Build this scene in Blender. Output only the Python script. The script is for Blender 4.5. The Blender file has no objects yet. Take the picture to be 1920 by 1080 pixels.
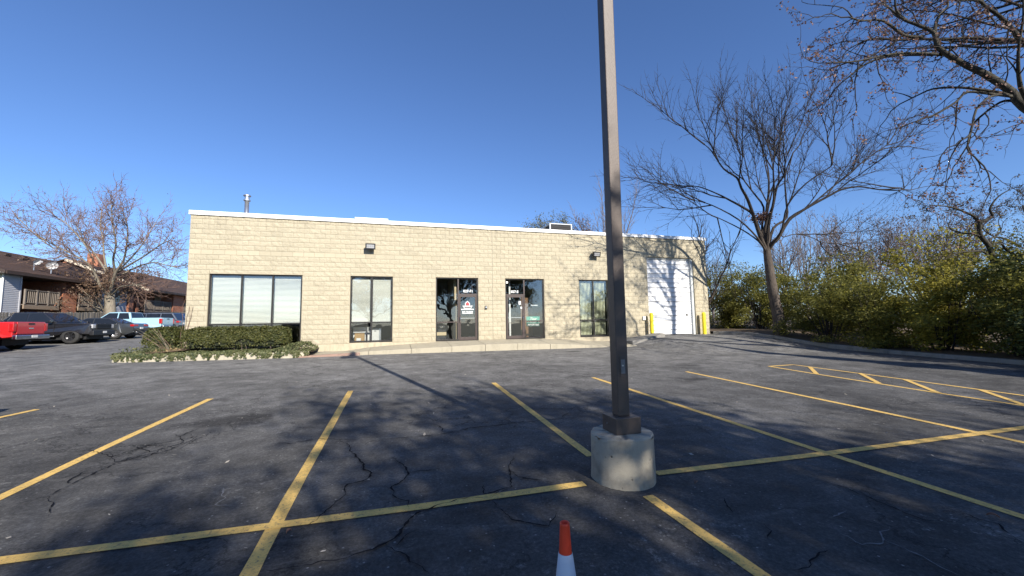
import bpy, bmesh, math, random
import numpy as np
from mathutils import Vector, Matrix
PI = math.pi
rad = math.radians
scene = bpy.context.scene
COL = scene.collection

# ------------------------------------------------------------------ camera
F_PX, PITCH, ROLL, YAW = 746.063, 0.0863622, -0.0157147, 0.2846395
CAM = Vector((7.8, -18.3037, 0.78407))
cam_d = bpy.data.cameras.new('camera'); cam_o = bpy.data.objects.new('camera', cam_d); COL.objects.link(cam_o)
cam_d.sensor_width = 36.0; cam_d.lens = 36.0 * F_PX / 1920.0; cam_d.clip_start = 0.05; cam_d.clip_end = 6000
fw = Vector((math.sin(YAW) * math.cos(PITCH), math.cos(YAW) * math.cos(PITCH), math.sin(PITCH)))
rt0 = Vector((math.cos(YAW), -math.sin(YAW), 0)); up0 = rt0.cross(fw)
rt = rt0 * math.cos(ROLL) + up0 * math.sin(ROLL); upv = up0 * math.cos(ROLL) - rt0 * math.sin(ROLL)
cam_o.matrix_world = Matrix(((rt.x, upv.x, -fw.x, CAM.x), (rt.y, upv.y, -fw.y, CAM.y), (rt.z, upv.z, -fw.z, CAM.z), (0, 0, 0, 1)))
scene.camera = cam_o

# ------------------------------------------------------------------ sky, sun, exposure
SUN_EL = rad(29.4)
SUN_H = Vector((0.28, -0.96, 0)).normalized()
sun_dir = Vector((SUN_H.x * math.cos(SUN_EL), SUN_H.y * math.cos(SUN_EL), math.sin(SUN_EL)))
world = bpy.data.worlds.new('World'); scene.world = world; world.use_nodes = True
wn = world.node_tree; wn.nodes.clear()
sky = wn.nodes.new('ShaderNodeTexSky'); sky.sky_type = 'NISHITA'; sky.sun_disc = False
sky.sun_elevation = SUN_EL; sky.sun_rotation = math.atan2(SUN_H.x, SUN_H.y)
sky.altitude = 200; sky.air_density = 1.0; sky.dust_density = 0.15; sky.ozone_density = 5.0
bg = wn.nodes.new('ShaderNodeBackground'); bg.inputs[1].default_value = 0.112
wo = wn.nodes.new('ShaderNodeOutputWorld')
tn = wn.nodes.new('ShaderNodeMix'); tn.data_type = 'RGBA'; tn.blend_type = 'MULTIPLY'; tn.inputs[0].default_value = 1.0; tn.inputs[7].default_value = (.72, .80, .97, 1)
wn.links.new(sky.outputs[0], tn.inputs[6]); wn.links.new(tn.outputs[2], bg.inputs[0]); wn.links.new(bg.outputs[0], wo.inputs[0])
sun_d = bpy.data.lights.new('sun', 'SUN'); sun_d.energy = 5.0; sun_d.angle = rad(0.53); sun_d.color = (1.0, 0.94, 0.85)
sun_o = bpy.data.objects.new('sun', sun_d); COL.objects.link(sun_o)
sun_o.rotation_euler = sun_dir.to_track_quat('Z', 'Y').to_euler(); sun_o.location = (20, -40, 30)
scene.view_settings.view_transform = 'Standard'; scene.view_settings.look = 'None'
scene.view_settings.gamma = 1.0; scene.view_settings.use_curve_mapping = False; scene.view_settings.exposure = 0.68
try:
    scene.cycles.caustics_reflective = False; scene.cycles.caustics_refractive = False
    scene.cycles.max_bounces = 8; scene.cycles.transparent_max_bounces = 24; scene.cycles.sample_clamp_indirect = 6.0
except Exception: pass

# ------------------------------------------------------------------ helpers
def link(o, parent=None):
    COL.objects.link(o)
    if parent is not None: o.parent = parent
    return o
def tag(o, label=None, cat=None, group=None, kind=None):
    if label: o['label'] = label
    if cat: o['category'] = cat
    if group: o['group'] = group
    if kind: o['kind'] = kind
    return o
def thing(name, label, cat, loc=(0, 0, 0), rz=0.0, group=None):
    o = bpy.data.objects.new(name, None); o.empty_display_size = 0.2
    o.location = loc; o.rotation_euler = (0, 0, rz); link(o)
    return tag(o, label, cat, group)
def copy_tree(o, parent=None):
    c = o.copy(); COL.objects.link(c)
    if parent is not None: c.parent = parent
    for ch in list(o.children): copy_tree(ch, c)
    return c

class MB:
    def __init__(s): s.v = []; s.f = []
    def add(s, vs, fs):
        b = len(s.v); s.v.extend([tuple(v) for v in vs]); s.f.extend([tuple(i + b for i in f) for f in fs]); return s
    def box(s, x0, y0, z0, x1, y1, z1):
        if x0 > x1: x0, x1 = x1, x0
        if y0 > y1: y0, y1 = y1, y0
        if z0 > z1: z0, z1 = z1, z0
        return s.add([(x0, y0, z0), (x1, y0, z0), (x1, y1, z0), (x0, y1, z0), (x0, y0, z1), (x1, y0, z1), (x1, y1, z1), (x0, y1, z1)],
                     [(0, 3, 2, 1), (4, 5, 6, 7), (0, 1, 5, 4), (1, 2, 6, 5), (2, 3, 7, 6), (3, 0, 4, 7)])
    def hexa(s, p):  # 8 points: bottom ring then top ring
        return s.add(p, [(0, 3, 2, 1), (4, 5, 6, 7), (0, 1, 5, 4), (1, 2, 6, 5), (2, 3, 7, 6), (3, 0, 4, 7)])
    def quad(s, a, b, c, d): return s.add([a, b, c, d], [(0, 1, 2, 3)])
    def tube(s, pts, radii, n=8, caps=True):
        pts = [Vector(p) for p in pts]; rings = []
        N = len(pts); prev = None
        for i, p in enumerate(pts):
            t = (pts[min(i + 1, N - 1)] - pts[max(i - 1, 0)]).normalized()
            if prev is None:
                a = Vector((1, 0, 0)) if abs(t.x) < 0.8 else Vector((0, 1, 0)); u = t.cross(a).normalized()
            else:
                u = (prev - t * prev.dot(t)); u = u.normalized() if u.length > 1e-6 else t.orthogonal().normalized()
            prev = u; w = t.cross(u); r = radii[i] if hasattr(radii, '__len__') else radii
            rings.append([p + (u * math.cos(2 * PI * k / n) + w * math.sin(2 * PI * k / n)) * r for k in range(n)])
        vs = [v for r in rings for v in r]; fs = []
        for i in range(N - 1):
            for k in range(n):
                a = i * n + k; b = i * n + (k + 1) % n; fs.append((a, b, b + n, a + n))
        if caps: fs.append(tuple(range(n - 1, -1, -1))); fs.append(tuple((N - 1) * n + k for k in range(n)))
        return s.add(vs, fs)
    def lathe(s, prof, n=24, c=(0, 0, 0), cap=True):
        vs = []; fs = []
        for r, z in prof:
            for k in range(n): vs.append((c[0] + r * math.cos(2 * PI * k / n), c[1] + r * math.sin(2 * PI * k / n), c[2] + z))
        for i in range(len(prof) - 1):
            for k in range(n):
                a = i * n + k; b = i * n + (k + 1) % n; fs.append((a, b, b + n, a + n))
        if cap: fs.append(tuple(range(n - 1, -1, -1))); fs.append(tuple((len(prof) - 1) * n + k for k in range(n)))
        return s.add(vs, fs)
    def prism(s, poly, z0, z1):  # poly xy, counter-clockwise
        n = len(poly)
        vs = [(x, y, z0) for x, y in poly] + [(x, y, z1) for x, y in poly]
        return s.add(vs, [tuple(range(n - 1, -1, -1)), tuple(range(n, 2 * n))] + [(i, (i + 1) % n, n + (i + 1) % n, n + i) for i in range(n)])
    def mesh(s, name, mat, smooth=False):
        me = bpy.data.meshes.new(name); me.from_pydata(s.v, [], s.f); me.update()
        if mat is not None: me.materials.append(mat)
        if smooth: me.polygons.foreach_set('use_smooth', [True] * len(me.polygons))
        return me
    def build(s, name, mat, parent=None, smooth=False, bevel=0, loc=None, seg=2):
        o = bpy.data.objects.new(name, s.mesh(name, mat, smooth)); link(o, parent)
        if loc is not None: o.location = loc
        if bevel:
            m = o.modifiers.new('bevel', 'BEVEL'); m.width = bevel; m.segments = seg; m.limit_method = 'ANGLE'; m.angle_limit = rad(35)
        return o

def np_mesh(name, V, Fq, mat, smooth=False):
    V = np.asarray(V, dtype=np.float32).reshape(-1, 3); Fq = np.asarray(Fq, dtype=np.int32)
    me = bpy.data.meshes.new(name); me.vertices.add(len(V)); me.vertices.foreach_set('co', V.ravel())
    k = Fq.shape[1]; n = len(Fq)
    me.loops.add(n * k); me.loops.foreach_set('vertex_index', Fq.ravel())
    me.polygons.add(n); me.polygons.foreach_set('loop_start', np.arange(0, n * k, k, dtype=np.int32))
    try: me.polygons.foreach_set('loop_total', np.full(n, k, dtype=np.int32))
    except Exception: pass
    if smooth: me.polygons.foreach_set('use_smooth', np.ones(n, dtype=bool))
    me.update(calc_edges=True); me.validate()
    if mat is not None: me.materials.append(mat)
    return me
def mesh_obj(name, me, parent=None, loc=None):
    o = bpy.data.objects.new(name, me); link(o, parent)
    if loc is not None: o.location = loc
    return o

# ------------------------------------------------------------------ materials
class NT:
    def __init__(s, m): s.t = m.node_tree; s.n = s.t.nodes; s.l = s.t.links
    def new(s, t, **k):
        n = s.n.new(t)
        for a, b in k.items(): setattr(n, a, b)
        return n
    def link(s, a, b): s.l.new(a, b)
    def pos(s): return s.new('ShaderNodeNewGeometry').outputs['Position']
    def obj(s): return s.new('ShaderNodeTexCoord').outputs['Object']
    def noise(s, vec, scale, detail=4, rough=.6, dist=0.0):
        n = s.new('ShaderNodeTexNoise'); n.inputs['Scale'].default_value = scale; n.inputs['Detail'].default_value = detail
        n.inputs['Roughness'].default_value = rough; n.inputs['Distortion'].default_value = dist
        if vec is not None: s.link(vec, n.inputs['Vector'])
        return n.outputs['Fac']
    def ramp(s, fac, stops):
        r = s.new('ShaderNodeValToRGB'); e = r.color_ramp.elements
        while len(e) < len(stops): e.new(0.5)
        for i, (p, c) in enumerate(stops):
            e[i].position = p; e[i].color = (c, c, c, 1) if not hasattr(c, '__len__') else (c[0], c[1], c[2], 1)
        s.link(fac, r.inputs[0]); return r.outputs[0]
    def mix(s, fac, a, b, blend='MIX'):
        m = s.new('ShaderNodeMix', data_type='RGBA', blend_type=blend)
        if hasattr(fac, 'node'): s.link(fac, m.inputs[0])
        else: m.inputs[0].default_value = fac
        for i, c in ((6, a), (7, b)):
            if hasattr(c, 'node'): s.link(c, m.inputs[i])
            else: m.inputs[i].default_value = (c[0], c[1], c[2], 1)
        return m.outputs[2]
    def math(s, op, a, b=None, c=None):
        m = s.new('ShaderNodeMath', operation=op)
        for i, x in enumerate((a, b, c)):
            if x is None: continue
            if hasattr(x, 'node'): s.link(x, m.inputs[i])
            else: m.inputs[i].default_value = x
        return m.outputs[0]
    def bump(s, h, strength, dist, normal=None):
        b = s.new('ShaderNodeBump'); b.inputs['Strength'].default_value = strength; b.inputs['Distance'].default_value = dist
        s.link(h, b.inputs['Height'])
        if normal is not None: s.link(normal, b.inputs['Normal'])
        return b.outputs['Normal']
    def scalevec(s, vec, sc):
        m = s.new('ShaderNodeMapping'); m.inputs['Scale'].default_value = sc; s.link(vec, m.inputs['Vector']); return m.outputs[0]

def new_mat(name):
    m = bpy.data.materials.new(name); m.use_nodes = True; t = NT(m)
    return m, t, m.node_tree.nodes['Principled BSDF']
def mat(name, col, rough=.6, var=.12, scale=6.0, bump=0.0, bscale=40.0, metal=0.0, coat=0.0, spec=.5, rnd=0.0, island=0.0, stretch=None, dirt=0.0, emit=None, world=True):
    m, t, b = new_mat(name)
    vec = t.pos() if world else t.obj()
    if stretch: vec = t.scalevec(vec, stretch)
    c = (col[0], col[1], col[2])
    out = t.mix(t.noise(vec, scale, 5), tuple(x * (1 - var) for x in c), tuple(min(1, x * (1 + var)) for x in c))
    if dirt: out = t.mix(t.math('MULTIPLY', t.ramp(t.noise(vec, scale * .45, 6, .7), [(.45, 0.0), (.75, 1.0)]), dirt), out, tuple(x * .45 for x in c))
    if rnd:
        r = t.new('ShaderNodeObjectInfo').outputs['Random']
        out = t.mix(1.0, out, t.ramp(r, [(0, 1 - rnd), (1, 1 + 0.0)]), 'MULTIPLY')
    if island:
        r = t.new('ShaderNodeNewGeometry').outputs['Random Per Island']
        out = t.mix(1.0, out, t.ramp(r, [(0, 1 - island), (1, 1.0)]), 'MULTIPLY')
    t.link(out, b.inputs['Base Color'])
    b.inputs['Roughness'].default_value = rough; b.inputs['Metallic'].default_value = metal
    b.inputs['Specular IOR Level'].default_value = spec
    b.inputs['Coat Weight'].default_value = coat; b.inputs['Coat Roughness'].default_value = .04
    if bump: t.link(t.bump(t.noise(vec, bscale, 6, .65), bump, .02), b.inputs['Normal'])
    return m

def leaf_mat(name, c0, c1, c2, trans=.35, patch=.35, rough=.55):
    m, t, b = new_mat(name)
    r = t.new('ShaderNodeNewGeometry').outputs['Random Per Island']
    lc = t.ramp(r, [(0, c0), (.55, c1), (1, c2)])
    big = t.noise(t.pos(), .55, 4, .6)
    lc = t.mix(t.ramp(big, [(.42, 0.0), (.62, patch)]), lc, c2)
    t.link(lc, b.inputs['Base Color']); b.inputs['Roughness'].default_value = rough; b.inputs['Specular IOR Level'].default_value = .35
    tr = t.new('ShaderNodeBsdfTranslucent'); t.link(lc, tr.inputs[0])
    mx = t.new('ShaderNodeMixShader'); mx.inputs[0].default_value = trans
    t.link(b.outputs[0], mx.inputs[1]); t.link(tr.outputs[0], mx.inputs[2]); t.link(mx.outputs[0], t.n['Material Output'].inputs[0])
    return m

def glass_mat(name, tint=(.955, .965, .958), refl=1.0, ior=1.55):
    m, t, b = new_mat(name); t.n.remove(b)
    fr = t.new('ShaderNodeFresnel'); fr.inputs['IOR'].default_value = ior
    gl = t.new('ShaderNodeBsdfGlossy'); gl.inputs['Roughness'].default_value = 0.0; gl.inputs[0].default_value = (refl, refl, refl, 1)
    tp = t.new('ShaderNodeBsdfTransparent'); tp.inputs[0].default_value = (tint[0], tint[1], tint[2], 1)
    mx = t.new('ShaderNodeMixShader')
    wob = t.bump(t.noise(t.pos(), 1.3, 2), .015, .3); t.link(wob, gl.inputs['Normal'])
    t.link(t.math('MULTIPLY', fr.outputs[0], 2.0), mx.inputs[0]); t.link(tp.outputs[0], mx.inputs[1]); t.link(gl.outputs[0], mx.inputs[2])
    t.link(mx.outputs[0], t.n['Material Output'].inputs[0]); return m

def paint_mat(name, col, flake=0.0, rough=.35):
    m, t, b = new_mat(name)
    d = t.noise(t.obj(), 9, 5)
    t.link(t.mix(t.ramp(d, [(.4, 0.0), (.85, .07)]), col, (.16, .15, .14)), b.inputs['Base Color'])
    b.inputs['Roughness'].default_value = rough; b.inputs['Metallic'].default_value = flake
    b.inputs['Coat Weight'].default_value = 1.0; b.inputs['Coat Roughness'].default_value = .05
    return m

def asphalt_mat():
    m, t, b = new_mat('asphalt'); P = t.pos()
    sp_ = t.new('ShaderNodeSeparateXYZ'); t.link(P, sp_.inputs[0])
    # lane wear paler, stalls darker; part of the sun-and-shade contrast is in this colour
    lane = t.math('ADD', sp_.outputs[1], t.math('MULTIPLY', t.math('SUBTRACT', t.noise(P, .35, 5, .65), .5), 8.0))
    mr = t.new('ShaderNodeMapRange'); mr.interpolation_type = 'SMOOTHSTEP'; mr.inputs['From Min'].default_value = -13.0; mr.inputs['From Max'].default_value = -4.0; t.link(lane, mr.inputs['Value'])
    stall_tone = t.mix(t.ramp(t.noise(P, .3, 6, .65, .6), [(.35, 0.0), (.68, 1.0)]), (.050, .0485, .0465), (.112, .109, .104))
    lane_tone = t.mix(t.ramp(t.noise(P, .7, 6, .7, .4), [(.35, 0.0), (.68, 1.0)]), (.118, .114, .106), (.205, .198, .185))
    c = t.mix(mr.outputs[0], stall_tone, lane_tone)
    # blotches, drag streaks, old oil
    c = t.mix(1.0, c, t.ramp(t.noise(P, 2.3, 7, .72, .3), [(.3, .62), (.5, 1.0), (.7, 1.5)]), 'MULTIPLY')
    c = t.mix(t.ramp(t.noise(t.scalevec(P, (.3, 1.7, 1)), 1.2, 8, .72, 1.2), [(.55, 0.0), (.72, .42)]), c, (.155, .148, .136))
    c = t.mix(t.ramp(t.noise(t.scalevec(P, (.22, 1.5, 1)), 1.7, 6, .7, 1.5), [(.56, 0.0), (.70, .55)]), c, (.036, .036, .036))
    c = t.mix(t.ramp(t.noise(P, .75, 3, .5), [(.66, 0.0), (.74, .7)]), c, (.022, .021, .021))
    # bare scuffed aggregate in patches
    sc = t.math('MULTIPLY', t.ramp(t.noise(P, 11, 9, .8), [(.54, 0.0), (.64, 1.0)]), t.ramp(t.noise(P, .8, 5, .6), [(.50, 0.0), (.62, 1.0)]))
    c = t.mix(t.math('MULTIPLY', sc, .55), c, (.30, .29, .27))
    # grain: dark binder and pale stone
    c = t.mix(1.0, c, t.ramp(t.noise(P, 38, 8, .82), [(.32, .5), (.5, 1.0), (.66, 1.75)]), 'MULTIPLY')
    vg = t.new('ShaderNodeTexVoronoi'); vg.inputs['Scale'].default_value = 26; t.link(P, vg.inputs['Vector'])
    sepc = t.new('ShaderNodeSeparateColor'); t.link(vg.outputs['Color'], sepc.inputs[0])
    chip = t.math('MULTIPLY', t.ramp(vg.outputs['Distance'], [(.16, 1.0), (.26, 0.0)]), t.ramp(sepc.outputs[0], [(.93, 0.0), (.95, .6)]))
    c = t.mix(chip, c, (.34, .33, .31))
    # hairline crazing in patches, two sizes
    def craze(scale, width, mscale, lo, hi, amt, col):
        nonlocal c
        wv = t.new('ShaderNodeVectorMath', operation='ADD'); nz = t.new('ShaderNodeTexNoise'); nz.inputs['Scale'].default_value = scale * 1.6; nz.inputs['Detail'].default_value = 7; nz.inputs['Roughness'].default_value = .65
        t.link(P, nz.inputs['Vector']); scl = t.new('ShaderNodeVectorMath', operation='SCALE'); scl.inputs['Scale'].default_value = .9 / scale
        t.link(nz.outputs['Color'], scl.inputs[0]); t.link(P, wv.inputs[0]); t.link(scl.outputs[0], wv.inputs[1])
        vo = t.new('ShaderNodeTexVoronoi', feature='DISTANCE_TO_EDGE'); vo.inputs['Scale'].default_value = scale; t.link(wv.outputs[0], vo.inputs['Vector'])
        cr = t.math('MULTIPLY', t.ramp(vo.outputs[0], [(0.0, 1.0), (width, 0.0)]), t.ramp(t.noise(P, mscale, 4, .6), [(lo, 0.0), (hi, amt)]))
        c = t.mix(cr, c, col)
    craze(.62, .010, .22, .44, .56, .9, (.012, .012, .012))
    craze(2.6, .022, .33, .54, .64, .85, (.014, .014, .014))
    craze(.9, .011, .3, .55, .66, .6, (.20, .195, .19))
    t.link(c, b.inputs['Base Color']); b.inputs['Roughness'].default_value = .88; b.inputs['Specular IOR Level'].default_value = .2
    n1 = t.bump(t.noise(P, 60, 8, .8), .6, .012); n2 = t.bump(t.noise(P, 2.5, 5), .25, .02, n1)
    t.link(n2, b.inputs['Normal']); return m

def line_paint_mat():
    m, t, b = new_mat('yellow_line_paint'); P = t.pos()
    c = t.mix(t.noise(P, 3, 5), (.66, .41, .095), (.80, .53, .15))
    c = t.mix(t.ramp(t.noise(P, 14, 9, .8), [(.48, 0.0), (.62, .7)]), c, (.46, .29, .09))
    c = t.mix(t.ramp(t.noise(P, 34, 9, .82), [(.53, 0.0), (.62, .9)]), c, (.13, .11, .08))
    t.link(c, b.inputs['Base Color']); b.inputs['Roughness'].default_value = .8
    t.link(t.bump(t.noise(P, 140, 4, .7), .4, .006), b.inputs['Normal']); return m

def concrete_mat(name, c0, c1, stain=.5, pits=True, bscale=60, st=(1, 1, .35), ps=20):
    m, t, b = new_mat(name); P = t.pos()
    c = t.mix(t.noise(P, 5, 6, .65), c0, c1)
    c = t.mix(t.math('MULTIPLY', t.ramp(t.noise(t.scalevec(P, st), 4.0, 7, .7), [(.48, 0.0), (.72, 1.0)]), stain), c, tuple(x * .42 for x in c0))
    nrm = t.bump(t.noise(P, bscale, 6, .7), .35, .01)
    if pits:
        vo = t.new('ShaderNodeTexVoronoi'); vo.inputs['Scale'].default_value = ps; t.link(P, vo.inputs['Vector'])
        pit = t.math('MULTIPLY', t.ramp(vo.outputs['Distance'], [(.09, 1.0), (.19, 0.0)]), t.ramp(t.noise(P, 11, 3), [(.54, 0.0), (.64, .8)]))
        c = t.mix(pit, c, tuple(x * .2 for x in c0))
        nrm = t.bump(t.math('SUBTRACT', 1.0, pit), .6, .01, nrm)
    t.link(c, b.inputs['Base Color']); b.inputs['Roughness'].default_value = .85; b.inputs['Specular IOR Level'].default_value = .25
    t.link(nrm, b.inputs['Normal']); return m

def block_mat(name, obj_rand=True, mul=1.0, bump=.55):
    m, t, b = new_mat(name); P = t.pos()
    k = mul
    c = t.mix(t.noise(P, 1.2, 5), (.425 * k, .372 * k, .262 * k), (.475 * k, .422 * k, .305 * k))
    if obj_rand: r = t.new('ShaderNodeObjectInfo').outputs['Random']
    else: r = t.new('ShaderNodeNewGeometry').outputs['Random Per Island']
    c = t.mix(1.0, c, t.ramp(r, [(0, .9), (.5, 1.0), (1, 1.0)]), 'MULTIPLY')
    c = t.mix(t.ramp(t.noise(t.scalevec(P, (.6, 1, 2.0)), 1.6, 7, .7), [(.56, 0.0), (.75, .4)]), c, (.36 * k, .30 * k, .20 * k))
    c = t.mix(t.ramp(t.noise(t.scalevec(P, (2.5, 1, .25)), 1.5, 6, .65), [(.6, 0.0), (.78, .25)]), c, (.30 * k, .26 * k, .2 * k))
    sp_ = t.new('ShaderNodeSeparateXYZ'); t.link(P, sp_.inputs[0])
    streak = t.math('MULTIPLY', t.ramp(t.noise(t.scalevec(P, (3.2, 1, .12)), 2.2, 7, .7), [(.5, 0.0), (.68, .5)]), t.ramp(t.math('MULTIPLY', sp_.outputs[2], .19), [(.80, 0.0), (.985, 1.0)]))
    c = t.mix(streak, c, (.22 * k, .19 * k, .14 * k))
    foot = t.math('MULTIPLY', t.ramp(t.noise(P, 3.0, 7, .75), [(.42, 0.0), (.66, .5)]), t.ramp(sp_.outputs[2], [(.05, 1.0), (.5, 0.0)]))
    c = t.mix(foot, c, (.24 * k, .20 * k, .14 * k))
    t.link(c, b.inputs['Base Color']); b.inputs['Roughness'].default_value = .75; b.inputs['Specular IOR Level'].default_value = .3
    if bump:
        n1 = t.bump(t.noise(P, 30, 8, .78), bump, .035); t.link(n1, b.inputs['Normal'])
    return m

def bark_mat(name, c0, c1, scale=9, young=None):
    m, t, b = new_mat(name); P = t.pos()
    v = t.scalevec(P, (1, 1, .3))
    n = t.noise(v, scale, 7, .7, .6)
    c = t.mix(t.ramp(n, [(.3, 0.0), (.7, 1.0)]), c0, c1)
    c = t.mix(t.ramp(t.noise(P, 2.2, 5), [(.55, 0.0), (.75, .4)]), c, tuple(x * 1.35 for x in c1))
    if young:
        sp_ = t.new('ShaderNodeSeparateXYZ'); t.link(P, sp_.inputs[0]); mr = t.new('ShaderNodeMapRange'); mr.inputs['From Min'].default_value = young[0]; mr.inputs['From Max'].default_value = young[1]; t.link(sp_.outputs[2], mr.inputs['Value'])
        c = t.mix(mr.outputs[0], c, t.mix(n, (.018, .015, .013), (.055, .046, .040)))
    t.link(c, b.inputs['Base Color']); b.inputs['Roughness'].default_value = .9; b.inputs['Specular IOR Level'].default_value = .2
    t.link(t.bump(n, .7, .05), b.inputs['Normal']); return m

def brick_wall_mat():
    m, t, b = new_mat('apartment_brick'); P = t.pos()
    sw = t.new('ShaderNodeCombineXYZ'); sp = t.new('ShaderNodeSeparateXYZ'); t.link(P, sp.inputs[0])
    t.link(t.math('ADD', sp.outputs[0], sp.outputs[1]), sw.inputs[0]); t.link(sp.outputs[2], sw.inputs[1])
    br = t.new('ShaderNodeTexBrick'); t.link(sw.outputs[0], br.inputs['Vector'])
    br.inputs['Color1'].default_value = (.42, .145, .06, 1); br.inputs['Color2'].default_value = (.30, .085, .04, 1); br.inputs['Mortar'].default_value = (.36, .28, .22, 1)
    br.inputs['Scale'].default_value = 1.0; br.inputs['Brick Width'].default_value = .2; br.inputs['Row Height'].default_value = .067; br.inputs['Mortar Size'].default_value = .006
    t.link(br.outputs['Color'], b.inputs['Base Color']); b.inputs['Roughness'].default_value = .85
    return m

LINES_stall = [[(1.75, -11.49), (1.81, -9.85), (1.93, -9.35)], [(4.41, -14.52), (4.42, -13.46), (4.4, -12.06), (4.42, -9.25)], [(6.93, -15.54), (6.93, -15.3), (6.91, -14.28), (6.91, -9.23)], [(9.98, -9.21), (9.95, -12.56), (9.94, -14.07)], [(12.51, -9.23), (12.58, -14.45), (12.6, -16.26), (12.6, -17.07)], [(15.36, -9.13), (15.35, -13.24), (15.29, -15.19), (15.21, -16.91)], [(9.97, -15.09), (10.0, -16.22), (10.0, -16.58)]]
LINES_cross = [[(4.52, -14.64), (5.29, -14.67), (6.86, -14.7), (8.07, -14.72), (9.54, -14.71)], [(10.34, -14.7), (12.57, -14.78), (16.2, -14.83), (21.84, -14.95)]]
LINES_hatch = [[(18.38, -9.0), (18.24, -10.52), (18.19, -11.92), (18.13, -12.99), (18.15, -14.06), (18.15, -15.0)], [(18.38, -9.0), (19.38, -8.95), (19.41, -11.72), (19.36, -13.58), (19.3, -14.65)], [(19.39, -9.44), (18.22, -10.51)], [(19.44, -10.71), (18.24, -11.87)], [(19.38, -11.71), (18.1, -12.98)], [(19.31, -13.02), (18.21, -14.04)]]
CRACKS = [[(7.03, -15.3), (7.25, -15.31), (7.47, -15.28), (7.62, -15.26), (7.75, -15.21), (7.84, -15.08), (7.88, -14.97), (7.95, -14.84), (8.12, -14.73), (8.37, -14.69), (8.62, -14.7), (8.72, -14.65)], [(7.76, -15.23), (7.84, -15.34), (7.9, -15.46), (7.98, -15.58), (8.02, -15.64)], [(7.83, -15.25), (7.87, -15.11), (7.95, -15.06)], [(8.61, -14.8), (8.65, -15.05), (8.67, -15.16), (8.82, -15.28), (8.94, -15.33), (9.1, -15.15)], [(7.77, -13.43), (7.86, -13.66), (7.93, -13.92), (7.9, -14.12), (7.79, -14.24), (7.81, -14.43), (7.92, -14.59), (7.93, -14.71)], [(7.93, -13.94), (8.04, -13.95), (8.26, -13.97)], [(7.11, -12.62), (7.28, -13.0), (7.41, -13.38), (7.51, -13.75), (7.59, -13.86), (7.54, -14.01), (7.38, -14.08), (7.38, -14.33), (7.25, -14.6), (7.12, -14.84)], [(6.31, -12.54), (6.87, -12.51), (7.08, -12.58), (7.34, -12.72)], [(7.45, -12.92), (7.54, -12.78), (7.95, -12.77), (8.34, -12.78), (8.84, -12.61), (9.26, -12.57), (9.85, -12.52), (10.62, -12.51)], [(9.11, -13.84), (8.98, -14.05), (8.91, -14.34), (8.86, -14.57), (8.63, -14.71)], [(8.86, -14.57), (8.59, -14.63), (8.61, -14.45)], [(3.78, -12.08), (4.32, -12.2), (4.72, -12.53), (4.88, -12.14), (5.31, -12.41), (5.34, -11.97)], [(4.59, -13.7), (4.81, -13.57), (4.85, -13.14), (4.9, -12.74), (5.22, -12.43), (5.29, -11.84)], [(4.55, -12.31), (4.87, -12.73), (5.07, -12.72), (5.1, -12.39), (5.25, -12.15), (4.87, -11.6)], [(4.64, -12.06), (5.03, -12.46), (5.15, -12.22)], [(4.81, -13.57), (5.02, -13.83), (5.12, -14.03)], [(11.75, -15.26), (11.83, -15.5), (11.79, -15.76), (11.78, -15.96), (11.78, -16.1), (12.03, -16.16)], [(10.22, -16.23), (10.34, -16.22), (10.53, -16.15), (10.65, -16.13)], [(10.57, -15.3), (10.5, -15.5), (10.47, -15.57)], [(10.53, -15.76), (10.5, -15.85), (10.4, -15.92)], [(12.25, -16.06), (12.19, -16.19), (12.23, -16.27), (12.08, -16.45)]]
PALE_CRACKS = [[(10.95, -16.02), (10.95, -16.17), (11.11, -16.2), (11.27, -16.11), (11.41, -16.06)], [(11.17, -16.17), (11.15, -16.31), (11.17, -16.42), (11.16, -16.53), (11.17, -16.57)], [(11.11, -15.83), (11.36, -15.79)], [(6.04, -13.74), (6.25, -13.85), (6.36, -14.07), (6.35, -14.18), (6.51, -14.27)], [(6.35, -14.18), (6.29, -14.21)], [(6.08, -14.47), (6.15, -14.42)]]
HERO_TRUNK = [(26.46, -2.63, -0.51), (26.37, -2.71, 0.7), (26.15, -2.74, 1.77), (25.96, -2.78, 2.85), (25.85, -2.82, 3.6), (25.77, -2.85, 4.19)]
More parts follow.
